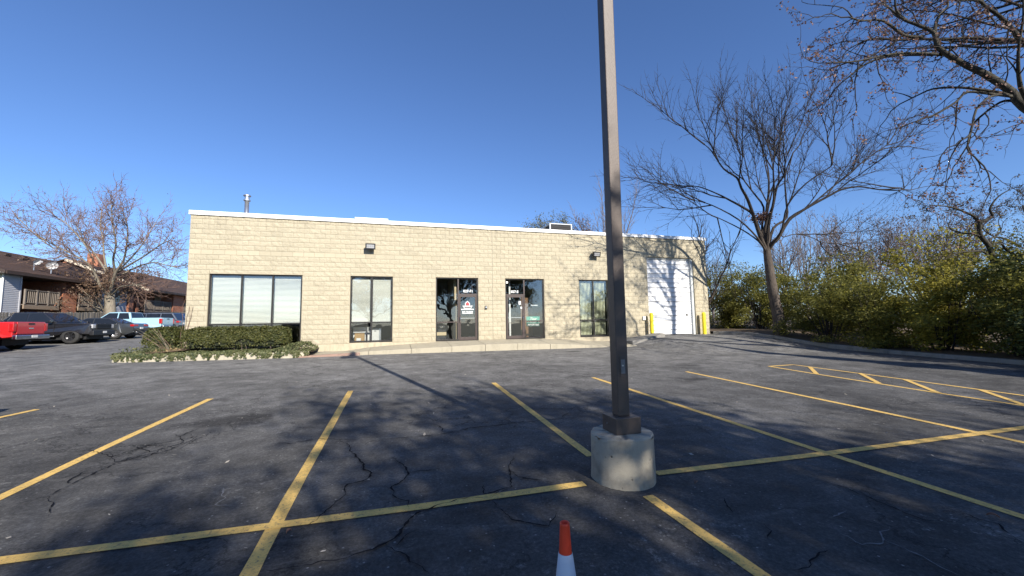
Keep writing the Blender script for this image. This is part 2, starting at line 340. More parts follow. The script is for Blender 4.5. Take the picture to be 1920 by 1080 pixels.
HERO_LIMBS = [[(25.77, -2.84, 4.14), (25.16, -3.03, 4.95), (24.61, -3.24, 5.87), (24.09, -3.44, 6.58), (23.58, -3.62, 7.0), (23.14, -3.82, 7.4), (22.32, -3.9, 7.72), (21.57, -4.03, 8.43), (20.59, -4.09, 9.05), (19.69, -4.16, 9.46)], [(25.77, -2.84, 4.14), (25.53, -2.73, 5.14), (25.3, -2.62, 6.07), (24.89, -2.41, 6.5), (24.33, -2.15, 6.92), (23.84, -1.91, 7.28), (22.96, -1.56, 7.72), (21.63, -1.05, 7.86), (20.72, -0.7, 8.39)], [(25.77, -2.84, 4.09), (24.95, -3.08, 4.77), (23.72, -3.21, 5.58), (22.17, -3.23, 6.18), (20.79, -3.26, 6.4), (19.35, -3.25, 6.3)], [(25.77, -2.84, 4.09), (25.79, -2.38, 4.78), (25.35, -1.8, 5.51), (24.65, -1.13, 6.22), (23.9, -0.44, 6.72)], [(25.8, -2.85, 4.14), (25.93, -2.74, 4.92), (26.11, -2.68, 6.19), (26.41, -2.65, 7.4), (26.55, -2.58, 8.63), (26.43, -2.43, 9.89), (26.38, -2.31, 11.18), (26.24, -2.17, 12.49)], [(25.8, -2.86, 4.19), (25.5, -3.06, 5.29), (25.68, -3.4, 6.26), (25.71, -3.69, 7.22), (25.88, -3.98, 7.73), (25.73, -4.18, 8.23), (25.85, -4.51, 9.28), (26.27, -4.91, 10.23), (26.21, -5.14, 10.82)], [(25.77, -2.85, 4.19), (25.84, -2.6, 5.41), (26.22, -2.45, 6.57), (26.0, -2.09, 7.47), (25.68, -1.72, 8.55), (25.89, -1.54, 9.98), (25.61, -1.23, 11.62), (25.72, -1.03, 13.14)], [(25.77, -2.85, 4.19), (25.44, -3.28, 5.23), (25.33, -3.8, 6.56), (24.9, -4.23, 7.84), (24.68, -4.69, 8.84), (24.09, -5.08, 10.2), (23.64, -5.45, 10.96)], [(25.82, -2.86, 4.19), (25.95, -3.08, 4.57), (26.04, -3.26, 4.74), (26.4, -3.59, 5.58), (26.75, -3.86, 5.91), (27.17, -4.15, 6.22), (27.93, -4.56, 6.67), (28.33, -4.84, 6.9), (29.0, -5.19, 6.99), (29.79, -5.54, 6.79), (30.51, -5.89, 6.8), (31.33, -6.3, 7.01)], [(25.82, -2.86, 4.19), (26.38, -2.79, 4.78), (26.94, -2.7, 5.13), (27.64, -2.7, 6.04), (28.95, -2.86, 6.76), (30.67, -3.19, 8.05), (32.35, -3.51, 9.33), (33.68, -3.69, 10.15), (35.03, -3.89, 11.16)], [(25.82, -2.86, 4.19), (26.2, -2.93, 5.36), (26.98, -3.06, 5.91), (27.07, -3.03, 6.93), (27.15, -3.02, 8.2), (27.65, -3.11, 9.33), (28.45, -3.32, 10.7), (28.96, -3.4, 11.54)], [(25.82, -2.86, 4.19), (25.86, -3.34, 4.7), (25.76, -3.77, 5.14), (25.64, -4.24, 6.16), (26.05, -4.86, 7.0), (26.68, -5.51, 7.58), (26.77, -6.01, 8.15), (26.95, -6.51, 8.48)], [(25.82, -2.86, 4.19), (26.61, -2.91, 4.99), (27.04, -2.77, 4.97), (27.87, -2.77, 5.16), (28.87, -2.79, 5.05), (29.82, -2.78, 4.79), (31.61, -3.04, 4.72)], [(25.82, -2.86, 4.19), (25.93, -2.91, 5.35), (25.92, -2.89, 6.12), (26.28, -3.05, 7.64), (26.27, -3.07, 8.89), (25.96, -3.03, 10.37), (26.17, -3.16, 12.16)]]
OAK_LIMBS = [[(24.63, -12.95, 5.08), (23.29, -12.59, 6.12), (23.07, -12.51, 6.53), (22.48, -12.32, 7.04), (22.15, -12.19, 7.27), (21.69, -12.03, 7.62), (21.5, -11.94, 7.9), (21.46, -11.91, 8.29), (21.14, -11.78, 8.53), (20.83, -11.65, 8.73), (20.51, -11.53, 9.1), (20.18, -11.42, 9.51)], [(24.62, -13.14, 7.2), (23.67, -13.02, 7.46), (22.96, -12.96, 7.49), (22.48, -12.96, 7.55), (22.1, -13.0, 7.72), (21.63, -13.02, 7.91), (21.1, -13.02, 8.06), (20.74, -13.06, 8.09), (20.07, -12.99, 8.0), (19.34, -12.93, 8.1)], [(23.88, -12.95, 7.55), (23.64, -12.72, 7.8), (23.54, -12.52, 8.04), (23.19, -12.25, 8.19), (22.86, -11.98, 8.36), (22.31, -11.64, 8.46), (21.94, -11.36, 8.61), (21.55, -11.07, 8.7), (21.05, -10.76, 8.88), (20.63, -10.43, 8.71)], [(21.71, -11.91, 7.71), (20.8, -11.89, 7.6), (19.85, -11.85, 7.43), (18.79, -11.76, 7.12), (17.9, -11.73, 6.91), (16.95, -11.69, 6.75)], [(21.48, -11.85, 7.71), (21.29, -11.64, 7.82), (20.7, -11.32, 7.89), (20.29, -11.03, 7.79), (19.98, -10.76, 7.52), (19.74, -10.51, 7.28), (19.7, -10.31, 6.94)], [(23.09, -12.52, 6.45), (22.41, -12.14, 6.73), (22.2, -11.88, 6.89), (21.88, -11.58, 6.98), (21.74, -11.33, 6.93), (21.59, -11.07, 6.84), (21.26, -10.76, 6.83)], [(23.09, -12.51, 6.41), (22.44, -12.43, 6.42), (21.68, -12.31, 6.43), (21.26, -12.26, 6.12), (20.59, -12.14, 5.75), (20.19, -12.12, 5.63), (19.85, -12.1, 5.37), (19.32, -12.03, 5.18)], [(23.32, -12.56, 6.22), (23.21, -12.44, 6.35), (23.06, -12.29, 6.37), (22.79, -12.08, 6.12), (22.63, -11.91, 5.85), (22.69, -11.79, 5.46), (22.56, -11.61, 5.03), (22.34, -11.42, 4.78)], [(22.76, -11.85, 5.9), (22.47, -11.84, 5.25), (22.48, -11.96, 4.95), (22.52, -12.08, 4.67)], [(22.95, -12.48, 6.45), (22.26, -12.47, 6.31), (21.62, -12.45, 5.88), (21.21, -12.48, 5.2), (20.69, -12.52, 4.94)], [(23.9, -12.76, 5.4), (23.03, -12.72, 6.33), (22.74, -12.78, 6.63), (22.53, -12.87, 6.93), (22.38, -12.98, 7.36), (22.3, -13.14, 8.0), (22.09, -13.25, 8.61)], [(21.73, -11.84, 8.01), (21.81, -11.78, 8.54), (22.08, -11.78, 9.03), (22.48, -11.79, 9.37), (22.56, -11.73, 9.88)], [(21.04, -11.6, 8.77), (20.59, -11.64, 8.94), (20.37, -11.76, 9.22)], [(21.34, -11.75, 8.26), (20.67, -11.7, 8.21), (19.98, -11.67, 8.5), (19.3, -11.6, 8.41), (18.63, -11.56, 8.46), (17.91, -11.51, 8.63)], [(21.45, -11.3, 8.7), (21.31, -11.08, 8.51), (20.92, -10.79, 8.28), (20.68, -10.54, 8.0), (20.43, -10.29, 7.79)]]
CROOKED_LIMBS = [[(30.42, -8.78, 1.48), (30.09, -8.85, 2.68), (29.89, -8.89, 3.09), (29.69, -8.92, 3.46), (29.34, -8.91, 3.76), (29.17, -8.95, 4.05), (29.14, -9.02, 4.27), (29.35, -9.15, 4.42), (29.41, -9.24, 4.54), (29.22, -9.27, 4.73), (29.28, -9.37, 5.01), (29.45, -9.5, 5.25), (29.71, -9.66, 5.43)], [(29.21, -8.99, 4.28), (28.67, -9.06, 4.51), (28.1, -9.11, 4.6), (27.55, -9.16, 4.68), (26.87, -9.18, 4.73), (26.21, -9.19, 4.7)], [(29.18, -8.93, 3.78), (29.11, -8.76, 3.92), (28.96, -8.55, 3.99), (28.85, -8.36, 4.13), (28.89, -8.23, 4.35), (29.17, -8.16, 4.56)], [(30.82, -8.89, 1.47), (30.69, -9.02, 2.36), (30.76, -9.17, 2.86), (30.5, -9.2, 3.09), (30.08, -9.19, 3.28), (29.8, -9.21, 3.47), (29.35, -9.16, 3.46)], [(31.01, -9.07, 2.88), (31.52, -9.08, 3.21), (31.98, -9.05, 3.38), (32.43, -9.05, 3.83)], [(31.59, -8.98, 3.45), (31.19, -8.79, 3.79), (30.86, -8.6, 3.93), (30.65, -8.46, 4.17), (30.65, -8.37, 4.41)], [(30.03, -8.87, 2.68), (29.38, -8.94, 3.17), (28.62, -8.92, 3.18), (27.93, -8.92, 3.12), (27.34, -8.95, 2.96)], [(29.65, -8.94, 3.45), (29.93, -8.89, 3.72), (30.35, -8.86, 3.85), (30.76, -8.85, 4.08), (30.91, -8.76, 4.36)], [(32.08, -9.01, 3.39), (31.75, -9.14, 3.92), (31.43, -9.28, 4.58), (31.04, -9.38, 4.99)]]
LOCUST_TRUNK = [(-15.21, 24.5, 0.89), (-15.28, 24.41, 2.11), (-15.32, 24.34, 3.0), (-15.39, 24.3, 3.71)]
LOCUST_LIMBS = [[(-15.39, 24.3, 3.71), (-15.44, 23.84, 3.93), (-15.57, 23.39, 4.46), (-15.76, 22.89, 5.59), (-16.05, 22.47, 6.27), (-16.9, 22.21, 6.93), (-18.22, 22.08, 7.73), (-19.91, 22.01, 8.93)], [(-15.39, 24.3, 3.71), (-15.51, 24.78, 4.52), (-16.36, 25.44, 5.84), (-17.75, 26.21, 7.59), (-18.9, 26.98, 8.58), (-19.8, 27.66, 9.73), (-20.58, 28.33, 10.69)], [(-15.39, 24.3, 3.71), (-14.9, 23.71, 4.81), (-14.38, 23.13, 5.65), (-13.58, 22.47, 6.52), (-13.14, 21.89, 7.63), (-12.82, 21.33, 8.96), (-12.85, 20.9, 9.97)], [(-15.36, 24.29, 3.71), (-15.11, 24.26, 5.13), (-14.42, 24.19, 5.59), (-13.28, 23.97, 6.24), (-12.12, 23.78, 6.57), (-11.27, 23.72, 6.39), (-10.38, 23.65, 6.2)], [(-15.33, 24.29, 3.58), (-14.54, 23.5, 3.97), (-13.85, 22.75, 4.29), (-12.88, 21.94, 4.35), (-11.87, 21.12, 4.35), (-10.6, 20.22, 4.39)], [(-15.18, 24.17, 4.47), (-15.69, 24.43, 5.59), (-16.16, 24.62, 7.24), (-16.37, 24.77, 8.58), (-16.77, 24.98, 9.94), (-16.8, 25.06, 11.44)], [(-15.12, 24.12, 4.85), (-14.55, 23.25, 5.6), (-14.28, 22.46, 6.63), (-13.66, 21.55, 7.73), (-13.51, 20.75, 9.09), (-13.24, 19.91, 10.58)], [(-14.82, 23.95, 5.68), (-14.06, 24.39, 7.07), (-13.58, 24.91, 8.39), (-13.37, 25.52, 9.7), (-13.28, 26.18, 10.78)], [(-14.7, 23.92, 5.68), (-13.25, 22.66, 6.18), (-11.49, 21.31, 6.84), (-9.91, 20.0, 7.52), (-8.77, 18.86, 7.7)], [(-16.17, 24.45, 4.55), (-17.62, 25.59, 5.83), (-19.1, 26.78, 6.83), (-21.36, 28.18, 7.81), (-24.39, 29.73, 9.77), (-27.07, 31.15, 12.04)], [(-16.68, 24.42, 6.54), (-17.12, 24.18, 7.78), (-17.8, 24.02, 8.88), (-18.59, 23.89, 9.9), (-19.3, 23.8, 10.34)]]
M = {}
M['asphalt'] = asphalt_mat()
M['line'] = line_paint_mat()
M['crack'] = mat('crack_shadow', (.010, .010, .012), .95, .3, 8, spec=.1)
M['pale_crack'] = mat('crack_grit', (.17, .17, .17), .95, .45, 30, spec=.1)
M['soil'] = mat('soil_leaf_litter', (.10, .07, .042), .95, .5, 7, .6, 18)
M['lawn'] = mat('lawn_ground', (.075, .085, .035), .95, .4, 3, .5, 25)
M['kerb'] = concrete_mat('kerb_concrete', (.21, .20, .18), (.30, .285, .255), .6)
M['kerb_beige'] = concrete_mat('kerb_beige_concrete', (.40, .36, .27), (.50, .45, .35), .55)
M['walk'] = concrete_mat('sidewalk_concrete', (.36, .32, .235), (.44, .395, .295), .4, False)
M['walk_red'] = concrete_mat('sidewalk_red_edge', (.27, .17, .13), (.36, .25, .19), .4, False)
M['base'] = concrete_mat('base_concrete', (.30, .265, .205), (.46, .41, .315), .6, True, 60, (1, 1, 1), 13)
M['foundation'] = concrete_mat('foundation_paint', (.43, .37, .26), (.49, .43, .31), .5, False)
M['block'] = block_mat('split_face_block'); M['block_j'] = block_mat('split_face_block_joined', False)
M['mortar'] = block_mat('mortar_joint', False, .84, .3)
M['block_smooth'] = block_mat('smooth_block', True, 1.03, .12)
M['coping'] = mat('white_coping', (.80, .80, .78), .4, .05, 3, dirt=.12)
M['bronze'] = mat('dark_bronze_aluminium', (.018, .015, .013), .42, .25, 8)
M['bronze_door'] = mat('brown_door_aluminium', (.055, .038, .033), .42, .25, 8)
M['pole'] = mat('pole_bronze_paint', (.098, .070, .053), .5, .25, 6, .15, 60, dirt=.4)
M['glass'] = glass_mat('window_glass'); M['car_glass'] = glass_mat('car_glass', (.12, .13, .14), 1.0)
M['blind'] = mat('white_blind', (.84, .85, .78), .6, .05, 2)
M['vblind'] = mat('cream_vertical_blind', (.74, .76, .52), .6, .06, 2, island=.12)
M['room'] = mat('interior_wall', (.16, .15, .13), .9, .1)
M['room_beige'] = mat('interior_beige_wall', (.62, .5, .31), .8, .06)
M['carpet'] = mat('interior_carpet', (.06, .06, .065), .95, .3, 20)
M['wood'] = mat('interior_wood', (.20, .10, .04), .5, .25, 6, stretch=(1, 1, .2))
M['white'] = mat('white_paint', (.8, .8, .78), .45, .06, 4)
M['white_worn'] = mat('garage_panel_white', (.80, .80, .79), .4, .04, 4, dirt=.1)
M['steel'] = mat('galvanised_steel', (.55, .56, .57), .32, .15, 8, metal=.85)
M['chrome'] = mat('chrome', (.7, .7, .7), .12, .05, metal=1.0)
M['grey_metal'] = mat('hvac_grey_metal', (.52, .54, .53), .5, .1, 4, dirt=.25)
M['black'] = mat('black_plastic', (.012, .012, .013), .5, .3, 12)
M['rubber'] = mat('tyre_rubber', (.028, .027, .026), .85, .35, 14, dirt=.3)
M['dark_void'] = mat('dark_grille', (.008, .008, .009), .7, .2)
M['yellow'] = mat('bollard_yellow', (.80, .62, .012), .5, .1, 8, dirt=.25)
M['cone'] = mat('cone_orange', (.85, .065, .02), .5, .12, 20, .1, 60, dirt=.15)
M['cone_white'] = mat('cone_reflective_collar', (.62, .65, .70), .38, .1, 14, dirt=.25)
M['cone_black'] = mat('cone_black_base', (.02, .02, .02), .8, .3)
M['green'] = mat('sign_green', (.03, .36, .27), .5, .06); M['dkgreen'] = mat('sign_dark_green', (.012, .07, .055), .5, .06)
M['red'] = mat('logo_red', (.55, .04, .05), .5, .05)
M['card'] = mat('cardboard', (.42, .27, .12), .8, .1)
M['fence'] = mat('weathered_fence_wood', (.20, .175, .145), .85, .35, 14, .4, 40, rnd=.35, stretch=(1, 1, .15))
M['deck'] = mat('balcony_weathered_wood', (.21, .175, .14), .85, .3, 10, .3, 30, stretch=(1, 1, .3))
M['deck_beam'] = mat('balcony_beam_wood', (.26, .19, .13), .85, .3, 10, .3, 30)
M['siding'] = mat('pale_cream_siding', (.60, .56, .47), .6, .07, 4); M['siding_grey'] = mat('pale_grey_siding', (.44, .44, .46), .6, .08, 4)
M['brick'] = brick_wall_mat()
M['shingle'] = mat('brown_roof_shingle', (.095, .055, .040), .9, .35, 16, .6, 30, island=.3)
M['fascia'] = mat('fascia_dark_brown', (.05, .032, .025), .7, .2); M['fascia_cream'] = mat('fascia_cream', (.66, .56, .42), .6, .1)
M['dish'] = mat('dish_grey', (.5, .5, .5), .5, .08)
M['curtain'] = mat('sliding_door_curtain', (.22, .30, .31), .8, .2, 5)
M['bark'] = bark_mat('grey_brown_bark', (.050, .040, .033), (.135, .110, .090), 9, (3.4, 6.2));  M['twig'] = mat('dark_twig', (.030, .024, .022), .9, .25, 3)
M['oak_bark'] = bark_mat('mossy_dark_bark', (.022, .020, .018), (.085, .078, .060)); M['oak_twig'] = mat('black_brown_twig', (.026, .021, .019), .9, .25, 3)
M['locust_bark'] = bark_mat('pale_tan_bark', (.16, .135, .10), (.30, .26, .20)); M['locust_twig'] = mat('reddish_twig', (.19, .115, .085), .9, .3, 3)
M['pale_twig'] = mat('pale_grey_twig', (.16, .135, .125), .9, .3, 2)
M['dry_leaf'] = leaf_mat('dry_brown_leaf', (.10, .050, .034), (.19, .105, .072), (.30, .175, .125), .3)
M['rust_leaf'] = leaf_mat('rust_leaf', (.085, .050, .030), (.15, .092, .055), (.23, .15, .095), .3)
M['green_leaf'] = leaf_mat('autumn_green_leaf', (.066, .072, .017), (.145, .145, .030), (.34, .31, .065), .48)
M['dkgreen_leaf'] = leaf_mat('deep_green_leaf', (.034, .048, .016), (.065, .085, .025), (.14, .16, .045), .38)
M['yellow_leaf'] = leaf_mat('yellow_green_leaf', (.12, .122, .022), (.26, .235, .036), (.46, .39, .068), .52, .4)
M['olive_leaf'] = leaf_mat('olive_leaf', (.07, .075, .022), (.14, .135, .045), (.25, .22, .08), .38)
M['hedge_leaf'] = leaf_mat('yew_leaf', (.034, .046, .014), (.070, .082, .022), (.15, .14, .04), .2, .15)
M['ivy_leaf'] = leaf_mat('ivy_leaf', (.040, .058, .020), (.085, .102, .036), (.20, .195, .09), .3, .3)
M['spruce'] = leaf_mat('spruce_needle', (.014, .024, .012), (.022, .036, .016), (.035, .048, .022), .1, .1)
M['dry_grass'] = leaf_mat('dry_grass', (.22, .15, .07), (.34, .25, .12), (.42, .32, .17), .3)
M['litter'] = mat('pale_litter', (.42, .38, .32), .9, .5, 30, island=.7)
M['plate'] = mat('licence_plate', (.7, .7, .68), .5, .1)
M['tail'] = mat('tail_lamp_red', (.42, .012, .014), .15, .2, 20, coat=1.0); M['lamp'] = mat('head_lamp', (.42, .42, .42), .1, .2, 20, coat=1.0)
M['wheel_dark'] = mat('dark_rim', (.04, .04, .042), .3, .2, metal=.6); M['wheel_silver'] = mat('silver_rim', (.45, .45, .46), .3, .1, metal=.8)
# ------------------------------------------------------------------ ground
def clampf(v, a, b): return max(a, min(b, v))
def sstep(t): t = clampf(t, 0.0, 1.0); return t * t * (3 - 2 * t)
def G(x, y): return -0.28411 - 0.0038915 * clampf(x, -60, 60) + 0.0300291 * clampf(y, -45, 60)
def H(x, y):
    g = G(x, y) - .125 * sstep((-2.0 - x) / 4.0) * sstep((y + 2) / 7.0); a = sstep((x - 18.4) / 1.8) * sstep((y + 6.5) / 6.2)
    return g + a * max(0.0, (-0.025 - g))
def axis(*segs):
    out = []
    for a, b, n in segs: out += [a + (b - a) * i / n for i in range(n)]
    return out + [segs[-1][1]]
def sheet(name, xs, ys, fn, m, parent=None):
    V = [(x, y, fn(x, y)) for y in ys for x in xs]; n = len(xs)
    Fq = [(j * n + i, j * n + i + 1, (j + 1) * n + i + 1, (j + 1) * n + i) for j in range(len(ys) - 1) for i in range(n - 1)]
    return mesh_obj(name, np_mesh(name, V, Fq, m, True), parent)
tag(sheet('ground', axis((-3000, -60, 8), (-60, 60, 60), (60, 3000, 8)), axis((-3000, -45, 8), (-45, 60, 52), (60, 3000, 8)), lambda x, y: G(x, y) - (.06 if not -16 < x < 0 else .22), M['lawn']), kind='structure')
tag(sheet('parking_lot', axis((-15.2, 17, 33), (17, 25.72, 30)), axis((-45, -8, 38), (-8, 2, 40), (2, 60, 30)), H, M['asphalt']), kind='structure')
LIFT = .005
def ribbon(name, pts, width, m, kind='structure', jitter=0.0, step=.25, z=LIFT, rng=random.Random(3), taper=False):
    P = [Vector((p[0], p[1], 0)) for p in pts]; out = []
    for a, b in zip(P[:-1], P[1:]):
        n = max(1, int((b - a).length / step)); out += [a.lerp(b, i / n) for i in range(n)]
    out.append(P[-1]); mb = MB(); vs = []; N = len(out); walk_ = 0.0
    for i, p in enumerate(out):
        t = (out[min(i + 1, N - 1)] - out[max(i - 1, 0)]); t.normalize(); nrm = Vector((-t.y, t.x, 0))
        w = width / 2 * (1 + rng.uniform(-jitter, jitter))
        if taper: w *= min(1.0, .25 + 2.0 * min(i, N - 1 - i) / max(1, N - 1))
        walk_ = walk_ * .72 + rng.uniform(-1, 1) * .016 if taper else 0.0
        off = nrm * walk_
        for s in (1, -1):
            q = p + off + nrm * w * s; vs.append((q.x, q.y, H(q.x, q.y) + z))
    mb.add(vs, [(2 * i, 2 * i + 1, 2 * i + 3, 2 * i + 2) for i in range(N - 1)])
    o = mb.build(name, m); o['kind'] = kind; return o
for L_ in LINES_stall: ribbon('parking_line', L_, .105, M['line'], jitter=.05)
for L_ in LINES_cross: ribbon('parking_line', L_, .105, M['line'], jitter=.05, z=LIFT + .004)
for i, L_ in enumerate(LINES_hatch): ribbon('parking_line', L_, .10, M['line'], jitter=.05, z=LIFT + (.004 if i > 1 else 0))
mbc = random.Random(11)
def with_branches(lines, seed):
    r = random.Random(seed); out = [list(l) for l in lines]
    for l in lines:
        for (ax, ay), (bx, by) in zip(l[:-1], l[1:]):
            L = math.hypot(bx - ax, by - ay); d = math.atan2(by - ay, bx - ax)
            for k in range(int(L * r.uniform(.6, 2.2) + r.random() * .6)):
                t = r.random(); x, y = ax + (bx - ax) * t, ay + (by - ay) * t; a = d + r.choice((-1, 1)) * r.uniform(.5, 1.4); br = [(x, y)]
                for j in range(r.randint(2, 5)): a += r.uniform(-.6, .6); x += math.cos(a) * .11; y += math.sin(a) * .11; br.append((x, y))
                out.append(br)
    return out
CRACKS = with_branches(CRACKS, 5)
for L_ in CRACKS: ribbon('asphalt_crack', L_, .015 if len(L_) > 6 else .011, M['crack'], jitter=.8, step=.035, z=.0095, rng=mbc, taper=True)
for L_ in PALE_CRACKS: ribbon('asphalt_crack', L_, .010, M['pale_crack'], jitter=.8, step=.035, z=.0095, rng=mbc, taper=True)

# pale leaves and grit scattered on the lot
rng = np.random.default_rng(5)
def quads_at(C, S, Nrm, asp, rng):
    """leaf-like diamonds: centres C, sizes S, facing roughly Nrm"""
    n = len(C); Nrm = Nrm / (np.linalg.norm(Nrm, axis=1, keepdims=True) + 1e-9)
    a = rng.normal(size=(n, 3)); u = np.cross(Nrm, a); u /= (np.linalg.norm(u, axis=1, keepdims=True) + 1e-9); w = np.cross(Nrm, u)
    S = S[:, None]
    V = np.stack([C - u * S, C + w * S * asp + u * S * .1, C + u * S, C - w * S * asp + u * S * .1], 1).reshape(-1, 3)
    return V, np.arange(4 * n).reshape(n, 4)
n = 900
xy = np.stack([rng.uniform(-8, 25.5, n), rng.uniform(-17, -.3, n)], 1); xy = xy[~((xy[:, 1] > -2.6) & (xy[:, 0] < 18.8))]
edge = np.stack([25.62 - np.abs(rng.normal(0, .25, 260)), rng.uniform(-14, -2.5, 260)], 1); xy = np.concatenate([xy, edge])
C = np.array([(x, y, H(x, y) + .012) for x, y in xy]); nn = len(C)
V, Fq = quads_at(C, rng.uniform(.006, .03, nn) * rng.uniform(.5, 1.2, nn), np.array([0, 0, 1.0]) + rng.normal(0, .25, (nn, 3)), .55, rng)
tag(mesh_obj('leaf_litter', np_mesh('leaf_litter', V, Fq, M['litter'])), kind='stuff')

def dry_leaf(loc, size, rz, label):
    mb = MB(); pts = []
    for i in range(7):
        t = i / 6; w = size * .38 * math.sin(PI * min(1, t * .95 + .04)); zc = .012 + .02 * size / .06 * math.sin(PI * t)
        pts += [((t - .5) * 2 * size * .7, -w, zc + .012), ((t - .5) * 2 * size * .7, 0, zc), ((t - .5) * 2 * size * .7, w, zc + .014)]
    fs = [];
    for i in range(6):
        for k in range(2): a = i * 3 + k; fs.append((a, a + 1, a + 4, a + 3))
    mb.add(pts, fs)
    o = mb.build('fallen_leaf', M['dry_leaf']); o.location = (loc[0], loc[1], H(*loc[:2])); o.rotation_euler = (0, 0, rz)
    tag(o, label, 'leaf')

# ------------------------------------------------------------------ kerbs, planter, sidewalk
def sweep(name, pts, prof, m, base=None, closed=False):
    """prof: list of (offset to the left, height)"""
    P = [Vector((p[0], p[1], 0)) for p in pts]; N = len(P); vs = []; k = len(prof)
    for i, p in enumerate(P):
        t = (P[min(i + 1, N - 1)] - P[max(i - 1, 0)]).normalized(); nrm = Vector((-t.y, t.x, 0))
        for o_, h in prof:
            q = p + nrm * o_; vs.append((q.x, q.y, H(p.x, p.y) + h))
    fs = [(i * k + j, i * k + (j + 1) % k, (i + 1) * k + (j + 1) % k, (i + 1) * k + j) for i in range(N - 1) for j in range(k)]
    fs += [tuple(range(k - 1, -1, -1)), tuple((N - 1) * k + j for j in range(k))]
    return MB().add(vs, fs).build(name, m, None, bevel=.02)
right_kerb = [(24.85, .06), (25.15, -.35), (25.45, -1.0), (25.66, -1.9), (25.74, -3.0)] + [(25.74, y) for y in np.linspace(-5, -44, 14)]
kp = [(0, -.3), (0, .13), (.16, .14), (.16, -.3)]
tag(sweep('kerb', right_kerb, kp, M['kerb']), kind='structure')
bed = [(x + .15, y) for x, y in right_kerb]
V = []; Fq = []
for i, (x, y) in enumerate(bed):
    for j, xx in enumerate((x, x + 1.5, 32, 60)): V.append((xx, y, H(min(x, 25.7), y) + (.10, .16, .2, .2)[j]))
V2 = [(x, 40, G(x, 40) + .1) for x in (24.9, 27, 32, 60)]
V = V2 + V
Fq = [(i * 4 + j, (i + 1) * 4 + j, (i + 1) * 4 + j + 1, i * 4 + j + 1) for i in range(len(bed)) for j in range(3)]
tag(mesh_obj('planting_bed', np_mesh('planting_bed', V, Fq, M['soil'])), kind='structure')

planter_poly = [(-2.2, 10.0), (-1.9, 3.0), (-1.62, 0.6), (-1.42, -1.45), (-1.22, -1.78), (-.8, -1.92), (.8, -2.02), (3.0, -2.14), (4.35, -2.22), (4.75, -2.02)]
tag(sweep('kerb', planter_poly, [(0, -.3), (0, .215), (.17, .215), (.17, -.3)], M['kerb_beige']), kind='structure')
V = []; Fq = []
for i, (x, y) in enumerate(planter_poly):
    V.append((x + .14, y + (.14 if i > 3 else 0), H(x, y) + .19))
    V.append((.6 if i < 5 else x, 10.0 if i == 0 else (.2 if i > 3 else y), H(x, y) + .30 if i < 5 else -.12))
Fq = [(2 * i, 2 * i + 2, 2 * i + 3, 2 * i + 1) for i in range(len(planter_poly) - 1)]
tag(mesh_obj('planter_soil', np_mesh('planter_soil', V, Fq, M['soil'])), kind='structure')

fx = [4.5, 5.8, 6.8, 8.4, 10.0, 11.4, 12.8, 14.3, 16.0, 17.2, 18.7]
ff = [-.325, -.275, -.235, -.195, -.155, -.115, -.110, -.180, -.270, -.370, -.395]
fb = [-.32, -.295, -.17, -.085, -.015, -.010, -.010, -.012, -.10, -.20, -.26]
walk = bpy.data.objects.new('sidewalk', None); link(walk); tag(walk, kind='structure')
for i in range(len(fx) - 1):
    x0, x1 = fx[i] + .005, fx[i + 1] - .005; yf = -1.92 - .012 * (i % 2); yb = -.012
    p = [(x0, yf, -.75), (x1, yf, -.75), (x1, yb, -.75), (x0, yb, -.75), (x0, yf, ff[i]), (x1, yf, ff[i + 1]), (x1, yb, fb[i + 1]), (x0, yb, fb[i])]
    MB().hexa(p).build('paving_slab', M['walk'], walk, bevel=.012)
mb = MB(); mb.hexa([(4.3, -2.2, -.75), (6.5, -2.06, -.75), (6.5, -1.95, -.75), (4.3, -1.95, -.75), (4.3, -2.2, -.335), (6.5, -2.06, -.335), (6.5, -1.95, -.255), (4.3, -1.95, -.315)])
mb.build('painted_edge', M['walk_red'], walk, bevel=.01)
# stub kerb beside the overhead door
mb = MB(); ip = []
for x, y in ((18.72, -1.45), (20.35, -1.5), (20.62, -1.38), (20.75, -1.1), (20.66, -.85), (20.4, -.72), (18.72, -.62)): ip.append((x, y))
mb.prism(ip, -.6, 0); o = mb.build('kerb', M['kerb'], bevel=.03)
for v in o.data.vertices: v.co.z = (H(v.co.x, v.co.y) + .17) if v.co.z > -.1 else H(v.co.x, v.co.y) - .2
tag(o, kind='structure')

# ------------------------------------------------------------------ the block building
CH = .2032
LEN, DEPTH = 24.59, 19.0
Z_COP = 25.7 * CH; Z_TOP = 26.55 * CH; Z_OPEN = 14.25 * CH
bld = thing('commercial_building', 'single-storey beige split-face block building with white coping and dark framed glass doors', 'building', (0, 0, 0))
OPEN = [('w1', .72, 4.04, 0.0, Z_OPEN), ('w2', 5.91, 7.66, 0.03, Z_OPEN), ('d1', 9.54, 11.5, -.01, Z_OPEN), ('d2', 12.82, 14.80, -.01, Z_OPEN), ('w3', 16.69, 18.34, 0.0, Z_OPEN), ('gar', 20.72, 23.70, -.03, 4.18)]
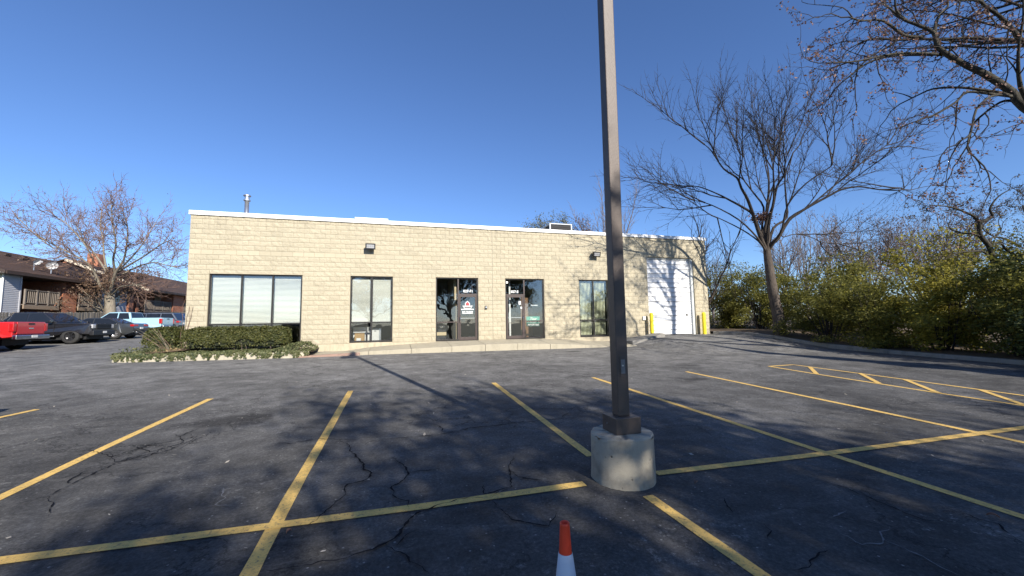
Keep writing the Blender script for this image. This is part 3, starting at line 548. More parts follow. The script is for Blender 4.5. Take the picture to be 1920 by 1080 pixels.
# backing wall with openings (mortar), other three walls and roof deck
mb = MB(); x = 0.0
YB0, YB1 = .010, .24
for nme, a, b, z0, z1 in OPEN:
    mb.box(x, YB0, 0, a, YB1, Z_COP); mb.box(a, YB0, z1, b, YB1, Z_COP); x = b
mb.box(x, YB0, 0, LEN, YB1, Z_COP)
mb.build('wall', M['mortar'], bld)
mb = MB(); mb.box(0, .245, 0, .2, DEPTH, Z_COP - .002); mb.box(LEN - .2, .245, 0, LEN, DEPTH, Z_COP - .002); mb.box(.205, DEPTH - .2, 0, LEN - .205, DEPTH, Z_COP - .002)
mb.build('wall', M['block_j'], bld)
MB().box(.21, .25, 4.75, LEN - .21, DEPTH - .21, 4.95).build('roof', M['grey_metal'], bld)
mb = MB(); x = 0.0
for nme, a, b, z0, z1 in OPEN[:5]:
    mb.box(x, -.008, -.9, a, .22, -.004); mb.box(a, -.008, -.9, b, .22, z0 - .012); x = b
mb.box(x, -.008, -.9, 20.70, .22, -.004)
mb.build('foundation', M['foundation'], bld)
MB().box(23.72, -.008, -.9, LEN, .22, -.004).build('foundation', M['foundation'], bld); MB().box(0, .225, -.9, .2, DEPTH, -.004).build('foundation', M['foundation'], bld)
# coping
mb = MB(); mb.box(-.05, -.06, Z_COP + .004, LEN + .05, .30, Z_TOP); mb.box(-.05, .303, Z_COP + .004, .3, DEPTH, Z_TOP - .002); mb.box(LEN - .3, .303, Z_COP + .004, LEN + .05, DEPTH, Z_TOP - .002)
mb.box(-.045, -.068, Z_COP + .002, LEN + .045, -.0605, Z_COP + .02)
mb.build('coping', M['coping'], bld, bevel=.012)
# split-face block meshes: rough front, flat sides going back into the mortar
BW, BH = .4064 - .009, CH - .009
def block_mesh(seed, w, h, rough=True):
    r = random.Random(seed); nx, nz = 6, 4; vs = []; tilt = r.uniform(-.006, .006); tz = r.uniform(-.007, .004)
    for j in range(nz):
        for i in range(nx):
            e = (i in (0, nx - 1)) or (j in (0, nz - 1))
            if rough: y = -(.004 + r.uniform(0, .004)) if e else -(.010 + r.uniform(-.006, .010) + tilt * (i / (nx - 1) - .5) * 2 + tz * (j / (nz - 1) - .5))
            else: y = -.010
            jx = 0 if e else r.uniform(-.2, .2) * w / nx; jz = 0 if e else r.uniform(-.2, .2) * h / nz
            vs.append((-w / 2 + w * i / (nx - 1) + jx, y, -h / 2 + h * j / (nz - 1) + jz))
    fs = []
    for j in range(nz - 1):
        for i in range(nx - 1):
            a = j * nx + i
            if (i + j + seed) % 2: fs += [(a, a + 1, a + nx + 1), (a, a + nx + 1, a + nx)]
            else: fs += [(a, a + 1, a + nx), (a + 1, a + nx + 1, a + nx)]
    b = len(vs); vs += [(-w / 2, .02, -h / 2), (w / 2, .02, -h / 2), (w / 2, .02, h / 2), (-w / 2, .02, h / 2)]
    c0, c1, c2, c3 = 0, nx - 1, nx * nz - 1, nx * (nz - 1)
    fs += [tuple([b, b + 1] + list(range(nx - 1, -1, -1))), tuple([b + 2, b + 3] + [nx * (nz - 1) + i for i in range(nx)]),
           tuple([b + 3, b] + [nx * j for j in range(nz)]), tuple([b + 1, b + 2] + [nx * j + nx - 1 for j in range(nz - 1, -1, -1)])]
    return vs, fs
VAR = [block_mesh(100 + i, BW, BH) for i in range(14)]; SMOOTH = block_mesh(7, BW, BH, False)
VMESH = [MB().add(*v).mesh('block', M['block']) for v in VAR]; SMESH = MB().add(*SMOOTH).mesh('block', M['block_smooth'])
pieces = []
rb = random.Random(21)
CJ = 12.19
for row in range(26):
    z0 = row * CH; z1 = min(z0 + CH, Z_COP)
    if z1 - z0 < .03: continue
    # the courses beside the openings: the openings cut them
    cuts = [(a - .004, b + .004) for nme, a, b, o0, o1 in OPEN if z0 < o1 - .02 and z1 > o0 + .02]
    zz0, zz1 = z0, z1
    part_cut = [(a, b, o1) for nme, a, b, o0, o1 in OPEN if z0 < o1 < z1 and o1 - z0 < .12]
    off = (row % 2) * .2032
    xs = [0.0]; xx = off if off else .4064
    while xx < LEN - .02: xs.append(xx); xx += .4064
    xs.append(LEN)
    xs = sorted(set(xs + [CJ]))
    for a, b in zip(xs[:-1], xs[1:]):
        segs = [(a, b)]
        for c0, c1 in cuts:
            ns = []
            for s0, s1 in segs:
                if c1 <= s0 or c0 >= s1: ns.append((s0, s1)); continue
                if c0 - s0 > .03: ns.append((s0, c0))
                if s1 - c1 > .03: ns.append((c1, s1))
            segs = ns
        for s0, s1 in segs: pieces.append((s0, s1, zz0, zz1, row))
    # lintel units above the openings whose top falls inside this course
    for nme, a, b, o0, o1 in OPEN:
        if z0 < o1 < z1 - .03:
            xs2 = [a - .004] + [x_ for x_ in xs if a + .08 < x_ < b - .08] + [b + .004]
            for s0, s1 in zip(xs2[:-1], xs2[1:]): pieces.append((s0, s1, o1 + .012, zz1, row))
pieces.sort(key=lambda p: p[0] + (0 if p[4] != 18 else 0))
joined = MB()
for k, (s0, s1, z0, z1, row) in enumerate(pieces):
    w = s1 - s0 - .009; h = z1 - z0 - .009
    if w < .02 or h < .02: continue
    cx, cz = (s0 + s1) / 2, (z0 + z1) / 2; vi = rb.randrange(14)
    fl = 1 if rb.random() < .5 else -1
    if k < 300:
        o = bpy.data.objects.new('block', SMESH if row == 18 else VMESH[vi]); link(o, bld); o.location = (cx, 0, cz); o.scale = (w / BW, 1, h / BH)
    else:
        vs, fs = SMOOTH if row == 18 else VAR[vi]
        joined.add([(cx + x_ * w / BW, y_, cz + z_ * h / BH) for x_, y_, z_ in vs], fs)
o = joined.build('block_courses', M['block_j'], bld); o['kind'] = 'stuff'
MB().box(CJ - .006, -.006, 0, CJ + .006, .009, Z_COP).build('control_joint', M['black'], bld)
# steel lintel plates painted like the wall
mb = MB()
for nme, a, b, z0, z1 in OPEN[:5]: mb.box(a - .12, -.012, z1 - .002, b + .12, .009, z1 + .014)
mb.build('lintel_plate', M['foundation'], bld)

# --- text helper: words as thin solid lettering facing -y
def text_mesh(txt, size, m, shear=0.0, extr=.002, bold=0.0):
    cu = bpy.data.curves.new('lettering', 'FONT'); cu.body = txt; cu.size = size; cu.extrude = extr; cu.shear = shear; cu.align_x = 'CENTER'; cu.offset = bold; cu.resolution_u = 3
    o = bpy.data.objects.new('lettering_tmp', cu); COL.objects.link(o)
    dg = bpy.context.evaluated_depsgraph_get(); me = bpy.data.meshes.new_from_object(o.evaluated_get(dg)); bpy.data.objects.remove(o); bpy.data.curves.remove(cu)
    for v in me.vertices: v.co = (v.co.x, -v.co.z, v.co.y)
    me.materials.clear(); me.materials.append(m); return me
def lettering(txt, size, m, parent, loc, **k):
    o = bpy.data.objects.new('lettering', text_mesh(txt, size, m, **k)); link(o, parent); o.location = loc; return o

# --- windows: frame (part) > mullion, pane, blind (sub-parts)
FY0, FY1 = .055, .15; GY = .10
def frame_rect(mb, a, b, z0, z1, w=.055, wb=None):
    wb = wb or w
    mb.box(a, FY0, z0, a + w, FY1, z1); mb.box(b - w, FY0, z0, b, FY1, z1); mb.box(a + w, FY0, z1 - w, b - w, FY1, z1); mb.box(a + w, FY0, z0, b - w, FY1, z0 + wb)
def hblind(parent, a, b, z0, z1, seed):
    r = random.Random(seed); mb = MB(); z = z1 - .06; mb.box(a, .19, z1 - .055, b, .225, z1 - .005)
    while z > z0:
        d = .018 + r.uniform(-.002, .002); tilt = .021 + .005 * math.sin(z * 3.0 + seed)
        mb.add([(a, .205 - d, z - tilt), (b, .205 - d, z - tilt + r.uniform(-.002, .002)), (b, .205 + d, z + tilt), (a, .205 + d, z + tilt)], [(0, 1, 2, 3)]); z -= .050
    mb.box(a, .195, z0 - .03, b, .215, z0 - .008)
    mb.build('blind', M['blind'], parent)
def window(a, b, z0, z1, mull, bar, kind, sill=.075):
    mb = MB(); frame_rect(mb, a, b, z0, z1, .055, sill)
    w = mb.build('window', M['bronze'], bld, bevel=.004)
    e = [a + .055] + mull + [b - .055]
    for m_ in mull: MB().box(m_ - .03, FY0 + .003, z0 + sill + .002, m_ + .03, FY1 - .003, z1 - .057).build('mullion', M['bronze'], w)
    for i in range(len(e) - 1):
        x0 = e[i] + (.032 if i else .002); x1 = e[i + 1] - (.032 if i < len(e) - 2 else .002)
        MB().box(x0, FY0 + .006, bar - .026, x1, FY1 - .006, bar + .026).build('transom_bar', M['bronze'], w)
        MB().box(x0, GY - .003, bar + .028, x1, GY + .003, z1 - .058).build('pane', M['glass'], w)
        MB().box(x0, GY - .003, z0 + sill + .003, x1, GY + .003, bar - .028).build('pane', M['glass'], w)
        if kind == 'h': hblind(w, x0 + .01, x1 - .01, bar + .06, z1 - .06, i + a)
        else:
            r = random.Random(i); mb = MB(); x = x0 + .03
            while x < x1 - .02:
                t = .55 + r.uniform(-.12, .12); dx, dy = .042 * math.cos(t), .042 * math.sin(t)
                mb.add([(x - dx, .215 - dy, z0 + .1), (x + dx, .215 + dy, z0 + .1), (x + dx, .215 + dy, z1 - .1), (x - dx, .215 - dy, z1 - .1)], [(0, 1, 2, 3)]); x += .078
            mb.box(x0, .2, z1 - .1, x1, .235, z1 - .06); mb.build('blind', M['vblind'], w)
    return w
window(.72, 4.04, 0.0, Z_OPEN, [1.83, 2.94], .885, 'h')
window(5.91, 7.66, 0.03, Z_OPEN, [6.785], .885, 'h')
window(16.69, 18.34, 0.0, Z_OPEN, [17.51], .845, 'v')

# --- entrances: frame (part) > door leaf, panes, handle, push bar, lettering
def entrance(a, m_, b, door_left, zbar, ztr, mdoor):
    z1 = Z_OPEN; mb = MB(); frame_rect(mb, a, b, 0.0, z1, .055, .06)
    f = mb.build('entrance_frame', M['bronze'], bld, bevel=.004)
    MB().box(m_ - .03, FY0 + .003, .062, m_ + .03, FY1 - .003, z1 - .057).build('mullion', M['bronze_door'], f)
    dl, dr = (a + .057, m_ - .032) if door_left else (m_ + .032, b - .057)
    sl, sr = (m_ + .032, b - .057) if door_left else (a + .057, m_ - .032)
    MB().box(dl, FY0 + .002, ztr - .035, dr, FY1 - .002, ztr + .035).build('transom_bar', M['bronze_door'], f)
    MB().box(dl, GY - .003, ztr + .037, dr, GY + .003, z1 - .058).build('pane', M['glass'], f)
    # leaf
    mb = MB(); L0, L1 = dl + .006, dr - .006; lw = .075; zt = ztr - .04
    mb.box(L0, FY0 - .004, .01, L0 + lw, FY1 - .03, zt); mb.box(L1 - lw, FY0 - .004, .01, L1, FY1 - .03, zt)
    mb.box(L0 + lw, FY0 - .004, zt - .085, L1 - lw, FY1 - .03, zt); mb.box(L0 + lw, FY0 - .004, .01, L1 - lw, FY1 - .03, .15)
    mb.build('door_leaf', mdoor, f, bevel=.004)
    MB().box(L0 + lw + .002, GY - .02, .152, L1 - lw - .002, GY - .014, zt - .087).build('pane', M['glass'], f)
    MB().box(L0 + lw + .002, GY + .03, 1.0, L1 - lw - .002, GY + .05, 1.03).build('push_bar', M['steel'], f)
    hx = (L1 - .04) if door_left else (L0 + .04)
    MB().tube([(hx, FY0 - .004, 1.08), (hx, FY0 - .055, 1.06), (hx, FY0 - .06, .97), (hx, FY0 - .055, .86), (hx, FY0 - .004, .84)], .011, 8).build('pull_handle', M['chrome'], f, True)
    MB().tube([(hx, FY0 - .016, 1.2), (hx, FY0 - .003, 1.2)], .02, 12).build('lock_cylinder', M['chrome'], f, True)
    # side light
    MB().box(sl, FY0 + .006, zbar - .024, sr, FY1 - .006, zbar + .024).build('transom_bar', M['bronze_door'], f)
    MB().box(sl, GY - .003, zbar + .026, sr, GY + .003, z1 - .058).build('pane', M['glass'], f)
    MB().box(sl, GY - .003, .063, sr, GY + .003, zbar - .026).build('pane', M['glass'], f)
    return f, (dl + dr) / 2, zt
f1, dc1, zt1 = entrance(9.54, 10.57, 11.5, False, .845, 2.12, M['bronze_door'])
GF = GY - .026
lettering('827-F1', .165, M['white'], f1, (dc1 + .02, GY - .006, 2.22), bold=.004)
# red house emblem over a ribbon, telephone number below
mb = MB(); mb.prism([(-.115, 0), (.115, 0), (.115, .12), (0, .235), (-.115, .12)], -.002, .002)
def upright(mb):
    mb.v = [(x, -z, y) for x, y, z in mb.v]; return mb
o = upright(mb).build('logo', M['white'], f1); o.location = (dc1 - .02, GF, 1.585)
mb = MB(); mb.prism([(-.085, .012), (.085, .012), (.085, .11), (0, .195), (-.085, .11)], -.002, .002); o = upright(mb).build('logo', M['red'], f1); o.location = (dc1 - .02, GF - .005, 1.585)
mb = MB(); mb.prism([(-.05, .012), (-.012, .012), (-.012, .12), (-.05, .075)], -.002, .002); o = upright(mb).build('logo', M['dkgreen'], f1); o.location = (dc1 - .02, GF - .010, 1.585)
mb = MB(); mb.prism([(-.25, .06), (-.19, .0), (-.16, -.085), (.16, -.085), (.19, .0), (.25, .06), (.15, .055), (-.15, .055)], -.002, .002); o = upright(mb).build('logo', M['plate'], f1); o.location = (dc1 - .02, GF - .015, 1.535)
for i in range(9):
    mb = MB(); mb.box(-.014, -.002, 0, .014, .002, .05 + .012 * (i % 3)); o = mb.build('logo', M['bronze_door'], f1); o.location = (dc1 - .155 + .034 * i, GF - .020, 1.475)
MB().box(dc1 - .31, GF - .002, 1.40, dc1 + .27, GF + .002, 1.445).build('logo', M['white'], f1)
lettering('847.378.8898', .092, M['white'], f1, (dc1 - .02, GF, 1.275), bold=.003)
MB().box(dc1 - .27, GF - .002, 1.225, dc1 + .23, GF + .002, 1.25).build('logo', M['white'], f1)
f2, dc2, zt2 = entrance(12.82, 13.78, 14.80, True, .845, 2.11, M['bronze_door'])
lettering('827-E', .165, M['white'], f2, (dc2 + .0, GY - .006, 2.21), bold=.004)
MB().box(12.885, GY - .008, 2.66, 12.98, GY - .004, 2.76).build('sticker', M['white'], f2)
MB().box(13.50, GF - .003, 1.64, 13.60, GF + .001, 1.81).build('sticker', M['white'], f2)
MB().box(13.59, GF - .003, 1.44, 13.68, GF + .001, 1.53).build('sticker', M['white'], f2)

# overhead door: panel strips, track jamb
od = MB(); od.box(20.72, .10, 4.10, 23.70, .22, 4.18); od.box(23.56, .06, -.02, 23.70, .22, 4.098); od.box(20.72, .14, -.02, 20.80, .22, 4.098)
odo = od.build('overhead_door', M['grey_metal'], bld)
n_p = 16; ph = 4.09 / n_p; pm = MB(); pm.box(-1.375, -.02, -.5 * ph + .010, 1.375, .02, .5 * ph - .010)
pm.box(-1.375, -.036, .5 * ph - .06, 1.375, -.0201, .5 * ph - .018); pm.box(-1.375, -.036, -.5 * ph + .018, 1.375, -.0201, -.5 * ph + .06)
pmesh = pm.mesh('panel', M['white_worn'])
for i in range(n_p):
    o = bpy.data.objects.new('panel', pmesh); link(o, odo); o.location = (22.18, .19, .0 + ph * (i + .5))
mb = MB(); mb.box(23.20, .150, 1.0, 23.30, .162, 1.12); mb.build('door_handle', M['black'], odo)

# rooms behind the glass
mb = MB()
for a, b in ((.3, 8.6), (8.7, 12.1), (12.3, 16.1), (16.2, 19.9)):
    mb.quad((a, 5.5, -.015), (b, 5.5, -.015), (b, 5.5, 3.2), (a, 5.5, 3.2)); mb.quad((a, .26, -.015), (a, 5.5, -.015), (a, 5.5, 3.2), (a, .26, 3.2)); mb.quad((b, .26, -.015), (b, 5.5, -.015), (b, 5.5, 3.2), (b, .26, 3.2))
    mb.quad((a, .26, 3.2), (b, .26, 3.2), (b, 5.5, 3.2), (a, 5.5, 3.2))
mb.build('interior_room', M['room'], bld)
MB().quad((.22, .25, -.02), (19.95, .25, -.02), (19.95, 5.6, -.02), (.22, 5.6, -.02)).build('interior_floor', M['carpet'], bld)
mb = MB(); mb.box(10.42, .6, -.015, 10.56, 2.6, 3.19); mb.build('interior_partition', M['room_beige'], bld)
mb = MB(); mb.box(13.99, 1.3, -.015, 14.62, 1.36, 2.05); mb.build('interior_door', M['wood'], bld)
mb = MB(); mb.box(13.15, .55, -.015, 13.23, .63, 3.19); mb.build('interior_post', M['white'], bld)

def wall_thing(name, label, cat, loc, group=None): return thing(name, label, cat, loc, 0, group)
# flood lights
def flood(x, z, label, tilt):
    t = wall_thing('flood_light', label, 'flood light', (x, -.03, z), 'flood lights on the block wall')
    mb = MB(); mb.box(-.09, -.03, -.07, .09, .0, .07); mb.build('mounting_box', M['bronze'], t, bevel=.006)
    ca, sa = math.cos(tilt), math.sin(tilt)
    def rot(p): return (p[0], -.17 + p[1] * ca - p[2] * sa, p[1] * sa + p[2] * ca)
    mb = MB(); mb.hexa([rot(p) for p in ((-.21, -.11, -.13), (.21, -.11, -.13), (.15, .13, -.09), (-.15, .13, -.09), (-.21, -.11, .13), (.21, -.11, .13), (.15, .13, .09), (-.15, .13, .09))]); mb.build('housing', M['black'], t, bevel=.012)
    mb = MB(); mb.add([rot(p) for p in ((-.155, -.114, -.075), (.155, -.114, -.075), (.155, -.114, .075), (-.155, -.114, .075))], [(0, 1, 2, 3)]); mb.build('lens', M['lamp'], t)
    mb = MB(); mb.tube([(0, -.02, .03), (0, -.09, .02)], .03, 10); mb.build('knuckle', M['black'], t)
    mb = MB()
    for i in range(4): mb.add([rot(p) for p in ((-.15 + .08 * i, -.118, -.03), (-.10 + .08 * i, -.118, -.03), (-.10 + .08 * i, -.118, .04), (-.15 + .08 * i, -.118, .04))], [(0, 1, 2, 3)])
    mb.build('led_chip', M['steel'], t)
flood(6.72, 4.17, 'square dark flood light on the wall above the narrow blind window', .12)
flood(17.60, 4.20, 'square dark flood light on the wall above the cream blind window by the pole', .30)
t = wall_thing('card_reader', 'small dark card reader box on the block wall between the two doors', 'card reader', (11.86, -.03, 1.5))
MB().box(-.055, -.04, -.075, .055, .0, .075).build('case', M['black'], t, bevel=.01); MB().box(-.03, -.045, -.02, .04, -.0405, .045).build('plate', M['steel'], t)
t = wall_thing('wall_socket', 'small white weatherproof socket box low on the wall left of the white overhead door', 'socket box', (20.38, -.03, .90))
MB().box(-.09, -.05, -.1, .09, .0, .1).build('cover', M['white'], t, bevel=.01); MB().box(-.035, -.054, -.045, .03, -.0505, .02).build('outlet', M['grey_metal'], t)
t = wall_thing('wall_camera', 'tiny black camera high on the wall right of the white overhead door', 'camera', (24.0, -.03, 4.85))
MB().box(-.04, -.03, -.04, .04, 0, .04).build('bracket', M['black'], t); MB().tube([(0, -.03, 0), (-.05, -.15, -.03)], .03, 10).build('body', M['black'], t)
# bollards
def bollard(x, y, label):
    z0 = H(x, y); t = thing('bollard', label, 'bollard', (x, y, z0), 0, 'yellow bollards guarding the overhead door')
    MB().lathe([(.098, -.1), (.098, 1.13), (.09, 1.17), (.06, 1.2), (.0, 1.21)], 20, cap=False).build('post', M['yellow'], t, True)
    MB().lathe([(.13, -.05), (.13, .012), (.10, .014)], 20).build('footing', M['kerb'], t)
bollard(20.62, -.33, 'yellow steel bollard at the left edge of the white overhead door'); bollard(23.93, -.33, 'yellow steel bollard at the right edge of the white overhead door near the building corner')

# things seen through the windows
def inside(name, label, cat, loc, parts, rz=0):
    t = thing(name, label, cat, loc, rz)
    for nm, args, m in parts: MB().box(*args).build(nm, M[m], t, bevel=.006)
inside('cardboard_box', 'tan cardboard box on the floor inside the narrow blind window', 'box', (6.28, .55, -.015), [('body', (-.2, -.15, 0, .2, .15, .42), 'card'), ('flap', (-.2, -.152, .421, .2, -.02, .43), 'card'), ('label', (-.12, -.157, .1, .06, -.1505, .22), 'white')])
inside('whiteboard', 'white board leaning inside the narrow blind window behind the box', 'board', (6.3, .95, -.015), [('panel', (-.33, 0, 0, .36, .03, .70), 'white'), ('edge', (.362, -.005, 0, .40, .035, .71), 'steel')])
inside('computer_tower', 'pale computer tower standing inside the narrow blind window at centre', 'computer', (6.97, .6, -.015), [('case', (-.2, 0, 0, .12, .4, .62), 'plate'), ('side_panel', (.122, -.004, 0, .2, .4, .63), 'steel'), ('slot', (-.1, -.006, .5, .0, -.0005, .53), 'black')])
inside('printer', 'dark printer with a pale tray behind the left door side window', 'printer', (9.86, .6, -.015), [('stand', (-.2, 0, 0, .2, .4, .24), 'black'), ('tray', (-.22, -.03, .245, .22, .3, .40), 'room_beige'), ('body', (-.16, 0, .41, .2, .4, .6), 'black'), ('cover', (-.1, .02, .605, .16, .38, .70), 'carpet')])
# green sign in the right entrance
t = thing('window_sign', 'green and white sign with a telephone number hanging in the right entrance side window', 'sign', (14.25, .165, .58))
MB().box(-.34, 0, 0, .34, .012, .48).build('panel', M['dkgreen'], t); MB().box(-.34, -.004, .27, .34, -.0005, .48).build('upper_band', M['green'], t); MB().box(-.34, -.004, .155, .34, -.0005, .215).build('lower_band', M['green'], t)
lettering('Tour', .17, M['white'], t, (0, -.008, .315), shear=.35, bold=.005); lettering('Solutions', .085, M['white'], t, (0, -.008, .185), shear=.35, bold=.003); lettering('847-439-7262', .10, M['white'], t, (0, -.006, .045), shear=.25, bold=.004)
MB().box(-.08, -.003, 1.0, .25, -.0005, 1.05).build('paper_strip', M['white'], t)

# roof equipment
def vent(x, y, z, label):
    t = thing('vent_pipe', label, 'vent pipe', (x, y, z))
    MB().tube([(0, 0, 0), (0, 0, 2.4)], .105, 16).build('pipe', M['steel'], t, True)
    MB().lathe([(.16, 2.36), (.16, 2.44)], 20).build('storm_collar', M['steel'], t); MB().lathe([(.11, 2.45), (.11, 2.6)], 20).build('neck', M['steel'], t); MB().lathe([(.18, 2.61), (.17, 2.66), (.06, 2.72)], 20).build('rain_cap', M['steel'], t)
vent(.30, 5.0, 4.95, 'round galvanised vent pipe with a rain cap on the roof at the left')
t = thing('rooftop_unit', 'low pale rooftop air unit with a dark grille behind the coping above the narrow window', 'air conditioner', (6.38, 6.2, 4.95))
MB().box(-.9, 0, .1, .9, 1.5, 2.06).build('cabinet', M['grey_metal'], t, bevel=.02); MB().box(-.82, -.006, 1.78, -.36, -.0005, 2.0).build('grille', M['dark_void'], t); MB().box(-.93, -.04, 2.061, .93, 1.54, 2.12).build('lid', M['white'], t)
mb = MB()
for i in range(4): mb.box(-.8, -.012, 1.80 + .05 * i, -.38, -.0065, 1.815 + .05 * i)
mb.build('louvre', M['grey_metal'], t)
t = thing('condenser_unit', 'boxy condenser with pale corner posts and dark coil on the roof near the light pole', 'air conditioner', (19.7, 9.0, 4.95))
MB().box(-.78, .06, .1, .8, 1.5, 3.14).build('coil', M['dark_void'], t); MB().box(-.9, 0, 3.15, .93, 1.6, 3.22).build('lid', M['grey_metal'], t)
for x in (-.9, .84): MB().box(x, 0, .1, x + .09, .09, 3.148).build('corner_post', M['grey_metal'], t)
mb = MB()
for i in range(24): mb.box(-.8, .03, .2 + .12 * i, .83, .05, .215 + .12 * i)
mb.build('guard', M['black'], t)

# ------------------------------------------------------------------ light pole, cone
M['sticker_grey'] = mat('faded_sticker', (.20, .185, .17), .6, .3, 40)
PX, PY = 9.985, -14.67; PZ = H(PX, PY)
t = thing('light_pole', 'tall square dark bronze light pole bolted to a round concrete base in the parking lot', 'light pole', (PX, PY, PZ))
mb = MB(); n = 48; prof = [(.312, -.15), (.313, .02), (.309, .10), (.306, .25), (.303, .40), (.3025, .425), (.3025, .425), (.297, .438), (.289, .4435), (.289, .4435), (.0, .447)]
rj = random.Random(8)
for r, z in prof:
    for k in range(n):
        a = 2 * PI * k / n; j = 1 + (rj.uniform(-.014, .014) if z < .05 else rj.uniform(-.003, .003)) + .006 * math.sin(3 * a + 1)
        mb.v.append((r * j * math.cos(a), r * j * math.sin(a), z + (rj.uniform(-.006, .006) if .4 < z < .446 else 0)))
for i in range(len(prof) - 1):
    for k in range(n): a = i * n + k; b = i * n + (k + 1) % n; mb.f.append((a, b, b + n, a + n))
mb.build('concrete_base', M['base'], t, True)
MB().box(-.137, -.137, .447, .137, .137, .605).build('base_cover', M['pole'], t, bevel=.006)
MB().box(-.0635, -.0635, .606, .0635, .0635, 8.25).build('pole', M['pole'], t, bevel=.008)
MB().box(-.03, -.069, .98, .035, -.0637, 1.19).build('hand_hole_cover', M['grey_metal'] if False else M['pole'], t, bevel=.004)
MB().tube([(0, -.073, 1.10), (0, -.069, 1.10)], .008, 8).build('screw', M['steel'], t)
MB().box(-.02, -.0705, 1.02, .025, -.0695, 1.16).build('sticker', M['sticker_grey'], t)
MB().box(-.05, -.75, 8.02, .05, -.064, 8.12).build('arm', M['pole'], t); MB().box(-.24, -1.3, 7.99, .24, -.752, 8.2).build('luminaire', M['pole'], t, bevel=.02)
for sx in (-1, 1): MB().tube([(.138 * sx, .03, .53), (.145 * sx, .03, .53)], .009, 6).build('screw', M['steel'], t)
cx_, cy_ = 8.53, -16.585
t = thing('traffic_cone', 'orange traffic cone with a white reflective collar in the foreground', 'traffic cone', (cx_, cy_, H(cx_, cy_)), .3)
MB().box(-.18, -.18, .0, .18, .18, .035).build('foot', M['cone_black'], t, bevel=.01)
prof = [(.125, .036), (.105, .05), (.029, .545)]; MB().lathe(prof, 40, cap=False).build('cone_body', M['cone'], t, True)
MB().lathe([(.0785, .225), (.0775, .229), (.0315, .580), (.0300, .584)], 40, cap=False).build('reflective_collar', M['cone_white'], t, True)
MB().lathe([(.0305, .546), (.0215, .700), (.0215, .708), (.018, .711), (.0145, .708), (.012, .69), (.0115, .60), (.0, .60)], 40, cap=False).build('cone_tip', M['cone'], t, True)
# ------------------------------------------------------------------ vehicles (local x forward, y left, z up)
def wheel(parent, x, side, hw, r, w, rim, spokes=6):
    y1 = side * hw; y0 = side * (hw - w)
    t = MB(); prof = [(r * .62, 0), (r * .93, 0), (r, w * .12), (r, w * .88), (r * .93, w), (r * .62, w)]
    def put(mb):
        vs = []
        for px, py, pz in mb.v: vs.append((x + px, y0 + side * pz, r + py))
        mb.v = vs; return mb
    o = put(MB().lathe(prof, 24, cap=False)).build('wheel', M['rubber'], parent, True)
    mb = MB().lathe([(r * .66, w * .80), (r * .60, w * .93), (r * .50, w * .62), (.05, w * .62), (0, w * .62)], 24, cap=False)
    put(mb).build('rim', M['wheel_dark'] if rim == 'dark' else M['wheel_silver'], o, True)
    mb = MB()
    for k in range(spokes):
        a = 2 * PI * k / spokes; ca, sa = math.cos(a), math.sin(a); hw_ = r * .075
        p = []
        for rr, zz in ((r * .08, w * .80), (r * .60, w * .90)):
            p += [(rr * ca - hw_ * sa, rr * sa + hw_ * ca, zz), (rr * ca + hw_ * sa, rr * sa - hw_ * ca, zz)]
        mb.add([p[0], p[1], p[3], p[2]] + [(a_, b_, c_ - w * .2) for a_, b_, c_ in (p[0], p[1], p[3], p[2])], [(0, 1, 2, 3), (4, 7, 6, 5), (0, 4, 5, 1), (1, 5, 6, 2), (2, 6, 7, 3), (3, 7, 4, 0)])
    put(mb).build('spoke', M['wheel_silver'] if rim != 'dark' else M['black'], o)
    return o
def arch(cx, r, z, n=9, back=True):
    pts = [(cx + r * math.cos(PI - PI * i / (n - 1)), max(z, r * .82 * math.sin(PI * i / (n - 1)) + r * .30 + .12)) for i in range(n)]
    return pts
def body_profile(mb, prof, hw, belt, taper=.05, low=.06):
    """closed side outline extruded across the car, with tumblehome towards top and bottom"""
    def wd(x, z):
        k = 1.0
        if z > belt - .35: k -= taper * clampf((z - (belt - .35)) / .4, 0, 1.2)
        if z < .6: k -= low * clampf((.6 - z) / .4, 0, 1)
        L = max(abs(p[0]) for p in prof); e = clampf((abs(x) - (L - .55)) / .55, 0, 1); k -= .10 * e * e
        return hw * k
    n = len(prof); vs = [(x, -wd(x, z), z) for x, z in prof] + [(x, wd(x, z), z) for x, z in prof]
    mb.add(vs, [tuple(range(n)), tuple(range(2 * n - 1, n - 1, -1))] + [(i, n + i, n + (i + 1) % n, (i + 1) % n) for i in range(n)])
    return wd
